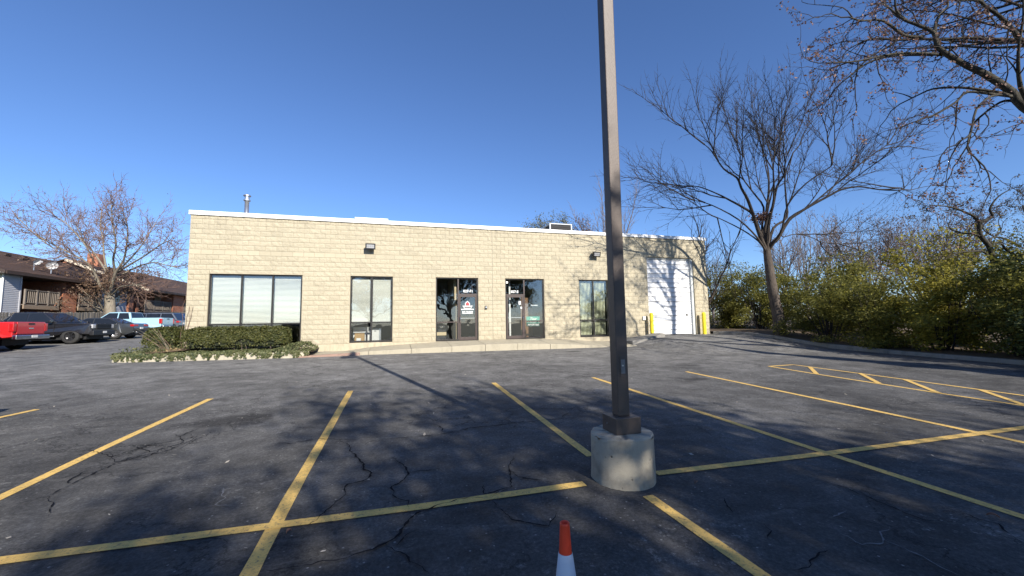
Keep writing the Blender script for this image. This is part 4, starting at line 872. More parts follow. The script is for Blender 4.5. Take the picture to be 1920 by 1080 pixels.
def greenhouse(root, pts, hw0, hw1, mpaint, z0, z1, pillars, rake):
    """cabin: pts = (x at belt front, x at roof front, x at roof rear, x at belt rear)"""
    a, b, c, d = pts
    mb = MB(); mid = (b + c) / 2
    ring0 = [(a, z0), (d, z0)]
    rz = z1
    vs = [(a, -hw0, z0), (a, hw0, z0), (b, -hw1, rz - .03), (b, hw1, rz - .03), (mid, -hw1, rz), (mid, hw1, rz), (c, -hw1, rz - .03), (c, hw1, rz - .03), (d, -hw0, z0), (d, hw0, z0)]
    fs = [(0, 1, 3, 2), (2, 3, 5, 4), (4, 5, 7, 6), (6, 7, 9, 8), (0, 2, 4, 6, 8), (1, 9, 7, 5, 3), (0, 8, 9, 1)]
    mb.add(vs, fs); mb.build('cabin', mpaint, root, bevel=.05, seg=3)
    def lerp(p, q, t): return tuple(p[i] + (q[i] - p[i]) * t for i in range(3))
    # screens, a few millimetres proud
    def screen(nm, P, n, inset):
        cx = [sum(p[i] for p in P) / 4 for i in range(3)]
        q = [tuple(lerp(p, cx, inset)[i] + n[i] * .007 for i in range(3)) for p in P]
        MB().add(q + [tuple(v[i] - n[i] * .004 for i in range(3)) for v in q], [(0, 1, 2, 3), (7, 6, 5, 4), (0, 4, 5, 1), (1, 5, 6, 2), (2, 6, 7, 3), (3, 7, 4, 0)]).build(nm, M['car_glass_solid'], root)
    nf = Vector((rz - z0, 0, a - b)).normalized(); screen('windscreen', [(a, -hw0, z0), (a, hw0, z0), (b, hw1, rz - .03), (b, -hw1, rz - .03)], nf, .10)
    nr = Vector((-(rz - z0), 0, c - d)).normalized(); nr = Vector((-abs(nr.x), 0, abs(nr.z) if c > d else -abs(nr.z))); screen('rear_window', [(d, hw0, z0), (d, -hw0, z0), (c, -hw1, rz - .03), (c, hw1, rz - .03)], nr, .12)
    for s in (-1, 1):
        ns = Vector((0, s * (rz - z0), hw0 - hw1)).normalized()
        zl, zh = .10, .86
        def P(x, t): return (x, s * (hw0 + (hw1 - hw0) * t), z0 + (rz - z0) * t)
        def fx_(t): return a + (b - a) * t
        def rx_(t): return d + (c - d) * t
        e = [None] + list(pillars) + [None]
        for i in range(len(e) - 1):
            f_ = lambda t, i=i: (fx_(t) - .14) if e[i] is None else e[i] - .035
            r_ = lambda t, i=i: (rx_(t) + .12) if e[i + 1] is None else e[i + 1] + .035
            q = [P(f_(zl), zl), P(f_(zh), zh), P(r_(zh), zh), P(r_(zl), zl)]
            if q[0][0] <= q[3][0] + .05: continue
            if q[1][0] < q[2][0]: q[1] = q[2] = (((q[1][0] + q[2][0]) / 2), q[1][1], q[1][2])
            if s < 0: q = q[::-1]
            q = [tuple(v[k] + ns[k] * .008 for k in range(3)) for v in q]
            MB().add(q + [tuple(v[k] - ns[k] * .005 for k in range(3)) for v in q], [(0, 1, 2, 3), (7, 6, 5, 4), (0, 4, 5, 1), (1, 5, 6, 2), (2, 6, 7, 3), (3, 7, 4, 0)]).build('side_window', M['car_glass_solid'], root)
def car_common(root, L, hw, wb_f, wb_r, r, rim, belt, paint, plate_rear=True):
    for x in (wb_f, wb_r):
        for s in (-1, 1): wheel(root, x, s, hw - .02, r, .24, rim)
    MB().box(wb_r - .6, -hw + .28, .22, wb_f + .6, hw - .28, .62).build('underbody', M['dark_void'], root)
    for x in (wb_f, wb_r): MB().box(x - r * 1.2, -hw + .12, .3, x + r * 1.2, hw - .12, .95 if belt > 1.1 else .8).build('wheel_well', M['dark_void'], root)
def mirrors(root, x, z, hw, m):
    for s in (-1, 1): MB().box(x - .1, s * hw, z, x + .06, s * (hw + .22), z + .17).build('mirror', m, root, bevel=.03)
def handles(root, xs, z, wd, m):
    for x in xs:
        for s in (-1, 1): MB().box(x - .09, s * (wd - .015), z - .015, x + .09, s * (wd + .022), z + .015).build('door_handle', m, root, bevel=.008)
def seams(root, xs, z0, z1, wd):
    for x in xs:
        for s in (-1, 1): MB().box(x - .006, s * (wd - .02), z0, x + .006, s * (wd + .003), z1).build('door_seam', M['dark_void'], root)

def pickup(label, loc, rz, paint, rim, rack=False, long_bed=True, front='dark'):
    z0 = H(*loc); t = thing('pickup_truck', label, 'pickup truck', (loc[0], loc[1], z0), rz)
    hw = .99; r = .41; wf, wr = 1.95, -1.75
    prof = [(-2.84, .62), (wr - .62, .55)] + arch(wr, .52, .5) + [(wr + .62, .47), (wf - .62, .47)] + arch(wf, .52, .5) + [(wf + .60, .52), (2.80, .5), (2.90, .62), (2.92, .98), (2.80, 1.10), (2.3, 1.15), (1.30, 1.19), (-.92, 1.20), (-.95, 1.33), (-2.84, 1.33)]
    mb = MB(); wd = body_profile(mb, prof, hw, 1.3, .04); mb.build('body', paint, t, bevel=.035, seg=3)
    greenhouse(t, (1.32, .62, -.72, -.92), .93, .76, paint, 1.19, 1.81, (-.02,), 0)
    # open load bed: dark lining let into the top
    MB().box(-2.74, -.80, 1.332, -1.02, .80, 1.338).build('bed_liner', M['black'], t)
    car_common(t, 5.8, hw, wf, wr, r, rim, 1.3, paint); mirrors(t, 1.12, 1.18, .95, paint); handles(t, (-.75, .25), 1.06, .975, paint); seams(t, (1.22, .0, -.93), .55, 1.25, .985)
    # tail: tailgate, lamps, bumper, plate
    MB().box(-2.885, -.76, .74, -2.841, .76, 1.32).build('tailgate', paint, t, bevel=.02)
    MB().box(-2.905, -.16, 1.20, -2.8855, .16, 1.27).build('tailgate_handle', M['black'], t)
    MB().lathe([(.085, 0), (.085, .02), (.0, .021)], 20, cap=False); ob = MB(); ob.box(-2.897, -.13, .99, -2.8855, .13, 1.05); ob.build('badge', M['chrome'], t, bevel=.02)
    for s in (-1, 1): MB().box(-2.895, s * .775, .86, -2.70, s * .955, 1.26).build('tail_light', M['tail'], t, bevel=.03)
    MB().box(-3.02, -.94, .50, -2.842, .94, .70).build('bumper', M['chrome'] if front != 'black' else M['black'], t, bevel=.03); MB().box(-3.03, -.20, .57, -3.0205, .12, .69).build('licence_plate', M['plate'], t)
    # nose: grille, lamps, bumper
    MB().box(2.90, -.62, .80, 2.95, .62, 1.10).build('grille', M['dark_void'], t, bevel=.02)
    for k in range(3): MB().box(2.951, -.60, .86 + .09 * k, 2.965, .60, .89 + .09 * k).build('grille_bar', M['black'] if front == 'black' else M['chrome'], t)
    for s in (-1, 1): MB().box(2.70, s * .64, .84, 2.93, s * .90, 1.07).build('headlight', M['lamp'], t, bevel=.03); MB().box(2.93, s * .52, .55, 2.985, s * .74, .64).build('fog_light', M['lamp'], t, bevel=.02)
    MB().box(2.80, -.93, .44, 3.0, .93, .70).build('bumper', M['black'] if front == 'black' else M['chrome'], t, bevel=.03); MB().box(3.001, -.16, .56, 3.01, .16, .68).build('licence_plate', M['plate'], t)
    for s in (-1, 1): MB().box(-1.0, s * .88, .40, 1.25, s * 1.0, .45).build('side_step', M['steel'], t, bevel=.01)
    return t
def sedan(label, loc, rz, paint, rim, name='sedan', cat='sedan'):
    z0 = H(*loc); t = thing(name, label, cat, (loc[0], loc[1], z0), rz); hw = .91; r = .33; wf, wr = 1.42, -1.36
    prof = [(-2.30, .42), (-2.0, .30), (wr - .45, .28)] + arch(wr, .41, .28) + [(wr + .45, .26), (wf - .45, .26)] + arch(wf, .41, .28) + [(wf + .42, .30), (2.3, .28), (2.42, .45), (2.40, .64), (2.1, .80), (1.05, .95), (-1.55, 1.02), (-2.2, 1.03), (-2.34, .98), (-2.38, .70)]
    mb = MB(); body_profile(mb, prof, hw, .95, .06); mb.build('body', paint, t, bevel=.06, seg=3)
    greenhouse(t, (1.12, .32, -.85, -1.80), .82, .60, paint, .94, 1.43, (-.12,), 0)
    car_common(t, 4.8, hw, wf, wr, r, rim, .95, paint); mirrors(t, .85, .93, .86, paint); handles(t, (-.02, -1.0), .82, .90, paint); seams(t, (.95, -.12, -1.15), .35, .92, .903)
    for s in (-1, 1):
        MB().box(-2.375, s * .34, .82, -2.16, s * .84, .95).build('tail_light', M['tail'], t, bevel=.02); MB().box(2.1, s * .55, .58, 2.36, s * .86, .70).build('headlight', M['lamp'], t, bevel=.03)
        MB().box(-2.40, s * .45, .36, -2.33, s * .62, .43).build('exhaust', M['chrome'], t, bevel=.01)
    MB().box(-2.40, -.50, .46, -2.345, .50, .52).build('bumper', M['black'], t); MB().box(-2.405, -.16, .64, -2.3805, .16, .77).build('licence_plate', M['plate'], t)
    MB().box(2.40, -.5, .36, 2.435, .5, .54).build('grille', M['dark_void'], t); return t
def suv(label, loc, rz, paint, rim, Hh=1.72, cut=1.0, name='suv', cat='suv'):
    z0 = H(*loc); t = thing(name, label, cat, (loc[0], loc[1], z0), rz); hw = .94; r = .37; wf, wr = 1.42, -1.36
    prof = [(-2.22, .50), (-2.0, .36), (wr - .48, .34)] + arch(wr, .45, .34) + [(wr + .48, .32), (wf - .48, .32)] + arch(wf, .45, .34) + [(wf + .45, .36), (2.2, .36), (2.34, .52), (2.34, .82), (2.15, .98), (1.15, 1.08), (-2.1, 1.12), (-2.30, 1.05), (-2.32, .66)]
    mb = MB(); body_profile(mb, prof, hw, 1.08, .05); mb.build('body', paint, t, bevel=.06, seg=3)
    greenhouse(t, (1.22, .48, -1.75, -2.20), .86, .68, paint, 1.07, Hh, (.08, -.95), 0)
    car_common(t, 4.7, hw, wf, wr, r, rim, 1.08, paint); mirrors(t, 1.0, 1.06, .90, paint); handles(t, (.15, -.85), .96, .93, paint); seams(t, (1.05, .05, -.98), .42, 1.05, .933)
    for s in (-1, 1):
        MB().box(-2.33, s * .50, .88, -2.12, s * .88, 1.02).build('tail_light', M['tail'], t, bevel=.02); MB().box(2.1, s * .55, .76, 2.36, s * .87, .90).build('headlight', M['lamp'], t, bevel=.03)
        MB().tube([(.4, s * .62, Hh + .03), (-1.6, s * .64, Hh + .03)], .018, 6).build('roof_rail', M['black'], t)
    MB().box(-2.36, -.80, .42, -2.29, .80, .58).build('bumper', M['black'], t, bevel=.02); MB().box(-2.345, -.16, .76, -2.3205, .16, .88).build('licence_plate', M['plate'], t)
    MB().box(2.33, -.55, .58, 2.365, .55, .84).build('grille', M['dark_void'], t); MB().box(2.366, -.16, .46, 2.375, .16, .57).build('licence_plate', M['plate'], t); return t
M['car_glass_solid'] = mat('tinted_car_glass', (.012, .014, .017), .04, .2, 2, spec=.6)
P_red = paint_mat('red_car_paint', (.50, .012, .014)); P_black = paint_mat('black_car_paint', (.008, .008, .010)); P_navy = paint_mat('dark_car_paint', (.014, .015, .020)); P_grey = paint_mat('charcoal_car_paint', (.035, .038, .038), .3)
P_blue = paint_mat('pale_blue_car_paint', (.33, .52, .60), .1); P_slate = paint_mat('slate_car_paint', (.10, .115, .14), .3); P_cobalt = paint_mat('blue_car_paint', (.05, .08, .17), .2); P_silver = paint_mat('silver_car_paint', (.35, .36, .37), .5)
pickup('red pickup truck parked nose in, tailgate towards the lot at the left edge', (-12.15, 6.98), PI, P_red, 'silver')
pickup('black pickup truck parked nose out beside the red pickup', (-11.9, 11.5), 0, P_black, 'dark', front='black')
suv('dark suv parked nose out between the black pickup and the charcoal sedan', (-12.5, 13.45), 0, P_navy, 'dark', 1.62)
sedan('charcoal sedan parked nose in with its red tail light showing', (-11.5, 15.5), PI, P_grey, 'silver')
pickup('pale blue pickup truck parked nose in beyond the charcoal sedan', (-12.95, 20.9), PI, P_blue, 'silver')
suv('slate grey suv with roof rails parked beyond the pale blue pickup', (-12.4, 23.5), PI, P_slate, 'silver', 1.74)
suv('blue suv partly hidden by the building corner, last in the row of cars', (-12.9, 26.4), PI, P_cobalt, 'silver', 1.68)
suv('silver suv at the left edge of the photo next to the red pickup', (-11.35, 4.2), PI, P_silver, 'silver', 1.7)
suv('silver suv in the front stall just outside the left edge', (.95, -12.8), PI / 2, P_silver, 'silver', 1.7)

# ------------------------------------------------------------------ picket fence
fen = thing('picket_fence', 'weathered grey wooden picket fence behind the parked cars', 'fence', (-16.25, 6, G(-16.25, 6)))
pk = MB(); pk.add([(-.011, -.062, 0), (.011, -.062, 0), (.011, .062, 0), (-.011, .062, 0), (-.011, -.062, 1.60), (.011, -.062, 1.60), (.011, .062, 1.60), (-.011, .062, 1.60), (-.011, -.03, 1.66), (.011, -.03, 1.66), (.011, .03, 1.66), (-.011, .03, 1.66)],
    [(0, 3, 2, 1), (0, 1, 5, 4), (1, 2, 6, 5), (2, 3, 7, 6), (3, 0, 4, 7), (4, 5, 9, 8), (5, 6, 10, 9), (6, 7, 11, 10), (7, 4, 8, 11), (8, 9, 10, 11)])
pkm = pk.mesh('picket', M['fence']); rf = random.Random(4); fl0 = fen.location
n_pk = 0; y = 7.0
far = MB()
while y < 58:
    z = G(-16.25, y) + .04 + rf.uniform(-.025, .025)
    if n_pk < 295:
        o = bpy.data.objects.new('picket', pkm); link(o, fen); o.location = (rf.uniform(-.012, .012), y - fl0.y, z - fl0.z); o.rotation_euler = (rf.uniform(-.012, .012), 0, rf.uniform(-.06, .06)); n_pk += 1
    else: far.add([(a, b + y - fl0.y, c + z - fl0.z) for a, b, c in pk.v], pk.f)
    y += .158 + rf.uniform(-.006, .006)
fo = far.build('far_pickets', M['fence'], fen); fo['kind'] = 'stuff'
for zr in (.35, 1.35):
    mb = MB(); mb.hexa([(-.06, 0, zr), (-.02, 0, zr), (-.02, 52, zr + 52 * .03), (-.06, 52, zr + 52 * .03), (-.06, 0, zr + .09), (-.02, 0, zr + .09), (-.02, 52, zr + .09 + 52 * .03), (-.06, 52, zr + .09 + 52 * .03)]); mb.build('rail', M['fence'], fen)
for k in range(22):
    yy = .5 + 2.4 * k; MB().box(-.16, yy - .045, .03 * yy, -.065, yy + .045, .03 * yy + 1.72).build('post', M['fence'], fen)

# ------------------------------------------------------------------ apartment blocks
def balcony(parent, xb, y0, y1, zf, depth=1.5, nb=None):
    b = MB().box(xb - depth, y0, zf - .05, xb, y1, zf).build('balcony', M['deck'], parent)
    MB().box(xb - .06, y0 - .03, zf - .33, xb + .02, y1 + .03, zf - .052).build('fascia_beam', M['deck_beam'], b)
    MB().box(xb - .05, y0 - .02, zf + 1.04, xb + .03, y1 + .02, zf + 1.09).build('handrail', M['deck'], b); MB().box(xb - .035, y0, zf + .10, xb + .01, y1, zf + .16).build('bottom_rail', M['deck'], b)
    n = int((y1 - y0) / .16); bm_ = MB().box(-.018, -.022, .161, .016, .022, 1.039).mesh('baluster', M['deck'])
    for i in range(1, n):
        o = bpy.data.objects.new('baluster', bm_); link(o, b); o.location = (xb - .01, y0 + (y1 - y0) * i / n, zf)
    for yy in (y0 + .04, y0 + (y1 - y0) / 3, y0 + 2 * (y1 - y0) / 3, y1 - .04): MB().box(xb - .06, yy - .05, zf + .001, xb + .035, yy + .05, zf + 1.12).build('post', M['deck'], b)
    return b
def siding(mb, axis_, c, a0, a1, z0, z1, out=1, step=.13):
    z = z0
    while z < z1 - .01:
        zt = min(z + step, z1)
        if axis_ == 'x': mb.add([(c + out * .03, a0, z), (c + out * .03, a1, z), (c + out * .006, a1, zt), (c + out * .006, a0, zt), (c, a0, z), (c, a1, z)], [(0, 1, 2, 3), (4, 5, 1, 0)])
        else: mb.add([(a0, c - out * .03, z), (a1, c - out * .03, z), (a1, c - out * .006, zt), (a0, c - out * .006, zt), (a0, c, z), (a1, c, z)], [(0, 1, 2, 3), (4, 5, 1, 0)])
        z = zt
def glazed(parent, nm, xb, y0, y1, z0, z1, m):
    f = MB(); f.box(xb, y0, z0, xb + .05, y0 + .07, z1); f.box(xb, y1 - .07, z0, xb + .05, y1, z1); f.box(xb, y0 + .07, z1 - .07, xb + .05, y1 - .07, z1); f.box(xb, y0 + .07, z0, xb + .05, y1 - .07, z0 + .07); f.box(xb, (y0 + y1) / 2 - .03, z0 + .071, xb + .045, (y0 + y1) / 2 + .03, z1 - .071)
    w = f.build(nm, M['white'] if nm == 'window' else M['fascia'], parent)
    MB().box(xb + .005, y0 + .072, z0 + .072, xb + .015, (y0 + y1) / 2 - .032, z1 - .072).build('pane', m, w); MB().box(xb + .02, (y0 + y1) / 2 + .032, z0 + .072, xb + .03, y1 - .072, z1 - .072).build('pane', M['car_glass_solid'], w)
    return w
def roof_slab(mb, y0, y1, xe, ze, xr, zr, th=.16):
    # courses of shingles stepping up the slope
    n = 26
    for i in range(n):
        t0, t1 = i / n, (i + 1) / n; xa, za = xe + (xr - xe) * t0, ze + (zr - ze) * t0; xb_, zb_ = xe + (xr - xe) * t1, ze + (zr - ze) * t1
        m_ = max(1, int((y1 - y0) / 1.0))
        for k in range(m_):
            a = y0 + (y1 - y0) * k / m_; b = y0 + (y1 - y0) * (k + 1) / m_
            mb.add([(xa, a, za + .028), (xa, b, za + .028), (xb_, b, zb_ + .004), (xb_, a, zb_ + .004), (xa, a, za - .01), (xa, b, za - .01)], [(0, 1, 2, 3), (4, 5, 1, 0)])
apt = thing('apartment_building', 'brown roofed two-storey apartment block of brick and pale siding with wooden balconies behind the fence', 'apartment block', (-18.5, 18, .2))
AO = Vector((-18.5, 18, .2))
def with_origin(fn, off, *a, **k):
    """run a builder in world coordinates, then shift its meshes to the thing's own origin"""
    before = set(bpy.data.objects.keys()); r = fn(*a, **k)
    for n_ in set(bpy.data.objects.keys()) - before:
        o = bpy.data.objects[n_]
        if o.type != 'MESH': continue
        if o.name.startswith('baluster'): continue
        o.data.transform(Matrix.Translation(-off))
    return r
def balcony_at(parent, off, *a):
    before = set(bpy.data.objects.keys()); b = balcony(parent, *a)
    for n_ in set(bpy.data.objects.keys()) - before:
        o = bpy.data.objects[n_]
        if o.name.startswith('baluster'): o.location = o.location - off
        else: o.data.transform(Matrix.Translation(-off))
    return b
def apartment_a():
    z0, ze = .1, 4.95; back = -21.2
    MB().box(-31, 18.25, z0, back - .05, 33.0, ze + .1).build('wall', M['brick'], apt)
    m = MB(); siding(m, 'x', -18.62, 18.3, 19.62, z0, ze - .05); m.box(-21.15, 18.32, z0, -18.63, 19.6, ze - .05); m.box(-18.64, 19.56, z0, -18.56, 19.66, ze - .06); m.build('siding', M['siding_grey'], apt)
    m = MB(); siding(m, 'y', 18.24, -27.0, -18.62, z0, ze + .1); m.build('siding', M['siding'], apt)
    MB().tube([(-18.6, 18.2, z0), (-18.6, 18.2, ze - .1)], .05, 8).build('downspout', M['white'], apt)
    # gable window on the cream end
    w = MB(); w.box(-20.6, 18.17, 2.85, -19.65, 18.215, 4.25); w = w.build('window', M['white'], apt); MB().box(-20.54, 18.16, 2.91, -19.71, 18.168, 3.53).build('pane', M['curtain'], w); MB().box(-20.54, 18.16, 3.59, -19.71, 18.168, 4.19).build('pane', M['car_glass_solid'], w)
    MB().box(-21.19, 23.4, z0, -18.52, 24.9, ze - .25).build('brick_bay', M['brick'], apt)
    m = MB(); siding(m, 'x', -18.9, 28.5, 32.2, z0, ze - .05); m.box(-21.15, 28.45, z0, -18.91, 32.25, ze - .05); m.build('siding', M['siding_grey'], apt)
    MB().box(-21.15, 32.26, z0, -18.7, 32.98, ze).build('brick_pier', M['brick'], apt)
    glazed(apt, 'sliding_door', back - .04, 19.75, 21.7, 2.7, 4.7, M['curtain']); glazed(apt, 'sliding_door', back - .04, 25.3, 27.4, 2.75, 4.75, M['curtain'])
    glazed(apt, 'window', -18.87, 29.3, 31.2, 3.3, 4.5, M['curtain'])
    glazed(apt, 'sliding_door', back - .04, 19.75, 22.5, .35, 2.2, M['car_glass_solid']); glazed(apt, 'sliding_door', back - .04, 25.4, 28.2, .4, 2.3, M['car_glass_solid'])
    m = MB(); roof_slab(m, 17.7, 33.2, -18.1, 4.95, -25, 7.62); r = m.build('roof', M['shingle'], apt)
    m = MB(); m.add([(-25, 17.7, 7.62), (-25, 33.2, 7.62), (-32, 33.2, 4.95), (-32, 17.7, 4.95)], [(0, 1, 2, 3)]); m.build('roof', M['shingle'], apt)
    MB().box(-18.13, 17.7, 4.72, -18.05, 33.2, 4.93).build('fascia', M['fascia'], r); MB().box(-20.2, 17.72, 4.73, -18.14, 33.18, 4.78).build('soffit', M['fascia'], r)
    m = MB(); m.hexa([(-18.1, 17.62, 4.74), (-25, 17.62, 7.40), (-25, 17.69, 7.40), (-18.1, 17.69, 4.74), (-18.1, 17.62, 4.96), (-25, 17.62, 7.64), (-25, 17.69, 7.64), (-18.1, 17.69, 4.96)]); m.build('rake_board', M['fascia'], r)
    MB().add([(-18.7, 18.23, ze), (-31, 18.23, ze), (-25, 18.23, 7.5)], [(0, 2, 1)]).build('gable', M['siding'], apt)
    for y_, x_ in ((19.3, -21.5), (24.6, -23.2), (25.6, -22.8), (26.6, -23.4)):
        zr = 4.95 + (x_ + 18.1) / (-6.9) * 2.67; MB().box(x_ - .2, y_ - .25, zr, x_ + .2, y_ + .25, zr + .16).build('roof_vent', M['fascia'], r)
with_origin(apartment_a, AO)
balcony_at(apt, AO, -18.4, 19.72, 22.85, 2.68, 2.7); balcony_at(apt, AO, -18.4, 24.95, 28.4, 2.72, 2.7)
aptb = thing('apartment_building', 'farther brown roofed apartment block with orange brick bay and cream rake board', 'apartment block', (-18.5, 36, .6)); BO = Vector((-18.5, 36, .6))
def apartment_b():
    z0, ze = .6, 5.0; back = -20.3
    MB().box(-31, 34.0, z0, back - .05, 62.0, ze + .1).build('wall', M['brick'], aptb)
    MB().box(-20.28, 39.9, z0, -18.3, 42.4, 4.9).build('brick_bay', M['brick'], aptb)
    MB().box(-20.28, 33.9, z0, -18.9, 34.3, ze).build('brick_pier', M['brick'], aptb)
    MB().box(-20.2, 39.87, z0 + 2.6, -19.6, 39.895, 4.7).build('cream_panel', M['fascia_cream'], aptb)
    m = MB(); siding(m, 'x', -18.9, 50, 54, z0, ze - .05); m.build('siding', M['siding'], aptb)
    glazed(aptb, 'sliding_door', back - .04, 34.6, 37.2, 2.9, 4.8, M['car_glass_solid']); glazed(aptb, 'sliding_door', back - .04, 42.4, 45, 2.9, 4.8, M['curtain'])
    m = MB(); roof_slab(m, 33.6, 62, -17.7, 5.0, -25, 8.1); r = m.build('roof', M['shingle'], aptb)
    m = MB(); m.add([(-25, 33.6, 8.1), (-25, 62, 8.1), (-32.3, 62, 5.0), (-32.3, 33.6, 5.0)], [(0, 1, 2, 3)]); m.build('roof', M['shingle'], aptb)
    m = MB(); m.hexa([(-17.7, 33.5, 4.74), (-25, 33.5, 7.84), (-25, 33.58, 7.84), (-17.7, 33.58, 4.74), (-17.7, 33.5, 5.03), (-25, 33.5, 8.13), (-25, 33.58, 8.13), (-17.7, 33.58, 5.03)]); m.build('rake_board', M['fascia_cream'], r)
    MB().box(-17.73, 33.6, 4.76, -17.65, 62, 4.98).build('fascia', M['fascia'], r); MB().box(-20.3, 33.62, 4.77, -17.74, 61.9, 4.82).build('soffit', M['fascia'], r)
    MB().add([(-18.4, 33.98, ze), (-31, 33.98, ze), (-25, 33.98, 7.95)], [(0, 2, 1)]).build('gable', M['brick'], aptb)
    MB().box(-24.9, 36.4, 7.5, -23.9, 37.4, 9.1).build('chimney', M['brick'], r)
with_origin(apartment_b, BO)
balcony_at(aptb, BO, -18.4, 34.4, 39.6, 2.75, 1.8); balcony_at(aptb, BO, -18.3, 42.5, 46, 2.85, 1.8)
def dish(x, y, z, r, label, rz):
    t = thing('satellite_dish', label, 'satellite dish', (x, y, z), rz)
    MB().tube([(0, 0, 0), (0, 0, .45), (.12, 0, .62)], .035, 8).build('mast', M['steel'], t)
    mb = MB(); n = 20; rings = [(.02, .0), (r * .5, .035), (r * .85, .10), (r, .15)]
    vs = []
    for rr, d in rings:
        for k in range(n): vs.append((.14 + d * .9 + rr * math.sin(2 * PI * k / n) * .35, rr * math.cos(2 * PI * k / n), .68 + rr * math.sin(2 * PI * k / n) * .9 - d * .3))
    mb.add(vs, [(i * n + k, i * n + (k + 1) % n, (i + 1) * n + (k + 1) % n, (i + 1) * n + k) for i in range(3) for k in range(n)]); mb.build('reflector', M['dish'], t, True)
    MB().tube([(.14, 0, .35), (.62, 0, .62)], .018, 6).build('feed_arm', M['steel'], t); MB().box(.58, -.05, .58, .70, .05, .70).build('feed_horn', M['dish'], t)
dish(-18.95, 22.7, 5.3, .34, 'larger grey satellite dish on the brown apartment roof', -.9); dish(-19.3, 21.6, 5.42, .24, 'smaller pale satellite dish on the brown apartment roof left of the larger one', -.4)
# far lot lamp beyond the shrubs
t = thing('lot_lamp', 'thin lamp post with a square lamp head rising beyond the shrub row', 'lamp post', (55.0, 14.7, G(55, 14.7)))
MB().tube([(0, 0, 0), (-.2, 0, 6.9)], [.12, .09], 8).build('post', M['pole'], t); MB().box(-.9, -.3, 7.2, .1, .3, 7.65).build('lamp_head', M['bronze'], t); MB().tube([(-.2, 0, 6.85), (-.45, 0, 7.25)], .06, 6).build('arm', M['pole'], t)
# ------------------------------------------------------------------ trees
class Tree:
    def __init__(s, seed): s.r = random.Random(seed); s.thick = MB(); s.segs = []; s.tips = []
    def limb(s, pts, r0, r1, n=8):
        """smooth polyline tube, returns resampled points and radii"""
        P = [Vector(p) for p in pts]; out = []
        for i in range(len(P) - 1):
            a = P[max(i - 1, 0)]; b = P[i]; c = P[i + 1]; d = P[min(i + 2, len(P) - 1)]
            for k in range(3):
                t = k / 3; out.append(.5 * ((2 * b) + (c - a) * t + (2 * a - 5 * b + 4 * c - d) * t * t + (3 * b - a - 3 * c + d) * t ** 3))
        out.append(P[-1]); N = len(out); rr = [r0 + (r1 - r0) * (i / (N - 1)) ** .8 for i in range(N)]
        s.thick.tube(out, rr, n); return out, rr
    def twigs(s, pts, r0, L, level, cfg):
        """children along a polyline"""
        r = s.r; N = len(pts); c = cfg[level]
        seglen = sum((pts[i + 1] - pts[i]).length for i in range(N - 1))
        n = max(1, int(seglen * c['dens'] * r.uniform(.8, 1.2)))
        for k in range(n):
            t = c.get('t0', .2) + (1 - c.get('t0', .2)) * ((k + r.random()) / n); f = t * (N - 1); i = min(int(f), N - 2); u = f - i
            p = pts[i].lerp(pts[i + 1], u); tan = (pts[i + 1] - pts[i]).normalized()
            az = Vector((r.gauss(0, 1), r.gauss(0, 1), r.gauss(0, 1))); az = (az - tan * az.dot(tan)).normalized()
            ang = c['ang'] * r.uniform(.65, 1.3); d = (tan * math.cos(ang) + az * math.sin(ang) + Vector((0, 0, c.get('up', 0)))).normalized()
            ln = c['len'] * r.uniform(.55, 1.2) * (1 - .45 * t); s.grow(p, d, ln, min(c['r'], r0 * .75), level, cfg)
        # leader twig at the tip
        tan = (pts[-1] - pts[-2]).normalized(); s.grow(pts[-1], tan, c['len'] * .8, min(c['r'], r0 * .8), level, cfg)
    def grow(s, p, d, ln, rad_, level, cfg):
        r = s.r; c = cfg[level]; ns = c.get('ns', 4); st = ln / ns; pts = [p.copy()]; wob = c.get('wob', .22)
        for i in range(ns):
            d = (d + Vector((r.gauss(0, wob), r.gauss(0, wob), r.gauss(0, wob) + c.get('trop', .03)))).normalized()
            q = pts[-1] + d * st; s.segs.append((pts[-1], q, rad_ * (1 - .7 * i / ns), rad_ * (1 - .7 * (i + 1) / ns))); pts.append(q)
        s.tips.append((pts[-1], level)); s.tips.append((pts[len(pts) // 2], level))
        if level + 1 < len(cfg): s.twigs(pts, rad_, ln, level + 1, cfg)
    def seg_mesh(s, name, m, off, sides=3):
        A = np.array([tuple(a) for a, b, c, d in s.segs]); B = np.array([tuple(b) for a, b, c, d in s.segs]); R0 = np.array([c for a, b, c, d in s.segs]); R1 = np.array([d for a, b, c, d in s.segs])
        T = B - A; T /= (np.linalg.norm(T, axis=1, keepdims=True) + 1e-9); ref = np.where(np.abs(T[:, :1]) < .8, np.array([[1.0, 0, 0]]), np.array([[0, 1.0, 0]]))
        U = np.cross(T, ref); U /= np.linalg.norm(U, axis=1, keepdims=True); W = np.cross(T, U); V = np.zeros((len(A), 2 * sides, 3))
        for k in range(sides):
            a = 2 * PI * k / sides; dirn = U * math.cos(a) + W * math.sin(a)
            V[:, k] = A + dirn * R0[:, None]; V[:, sides + k] = B + dirn * R1[:, None]
        base = (np.arange(len(A)) * 2 * sides)[:, None]
        Fq = np.concatenate([np.stack([base[:, 0] + k, base[:, 0] + (k + 1) % sides, base[:, 0] + sides + (k + 1) % sides, base[:, 0] + sides + k], 1) for k in range(sides)])
        return np_mesh(name, V.reshape(-1, 3) - np.array(off), Fq, m, False)
def finish_tree(T, name, label, cat, base, mb_, mt, group=None, leaves=None):
    t = thing(name, label, cat, base, 0, group); b = Vector(base)
    T.thick.v = [(x - b.x, y - b.y, z - b.z) for x, y, z in T.thick.v]; T.thick.build('trunk', mb_, t, True)
    mesh_obj('crown', T.seg_mesh('crown', mt, base), t)
    if leaves:
        me = leaves(T, base); mesh_obj('foliage', me, t)
    return t
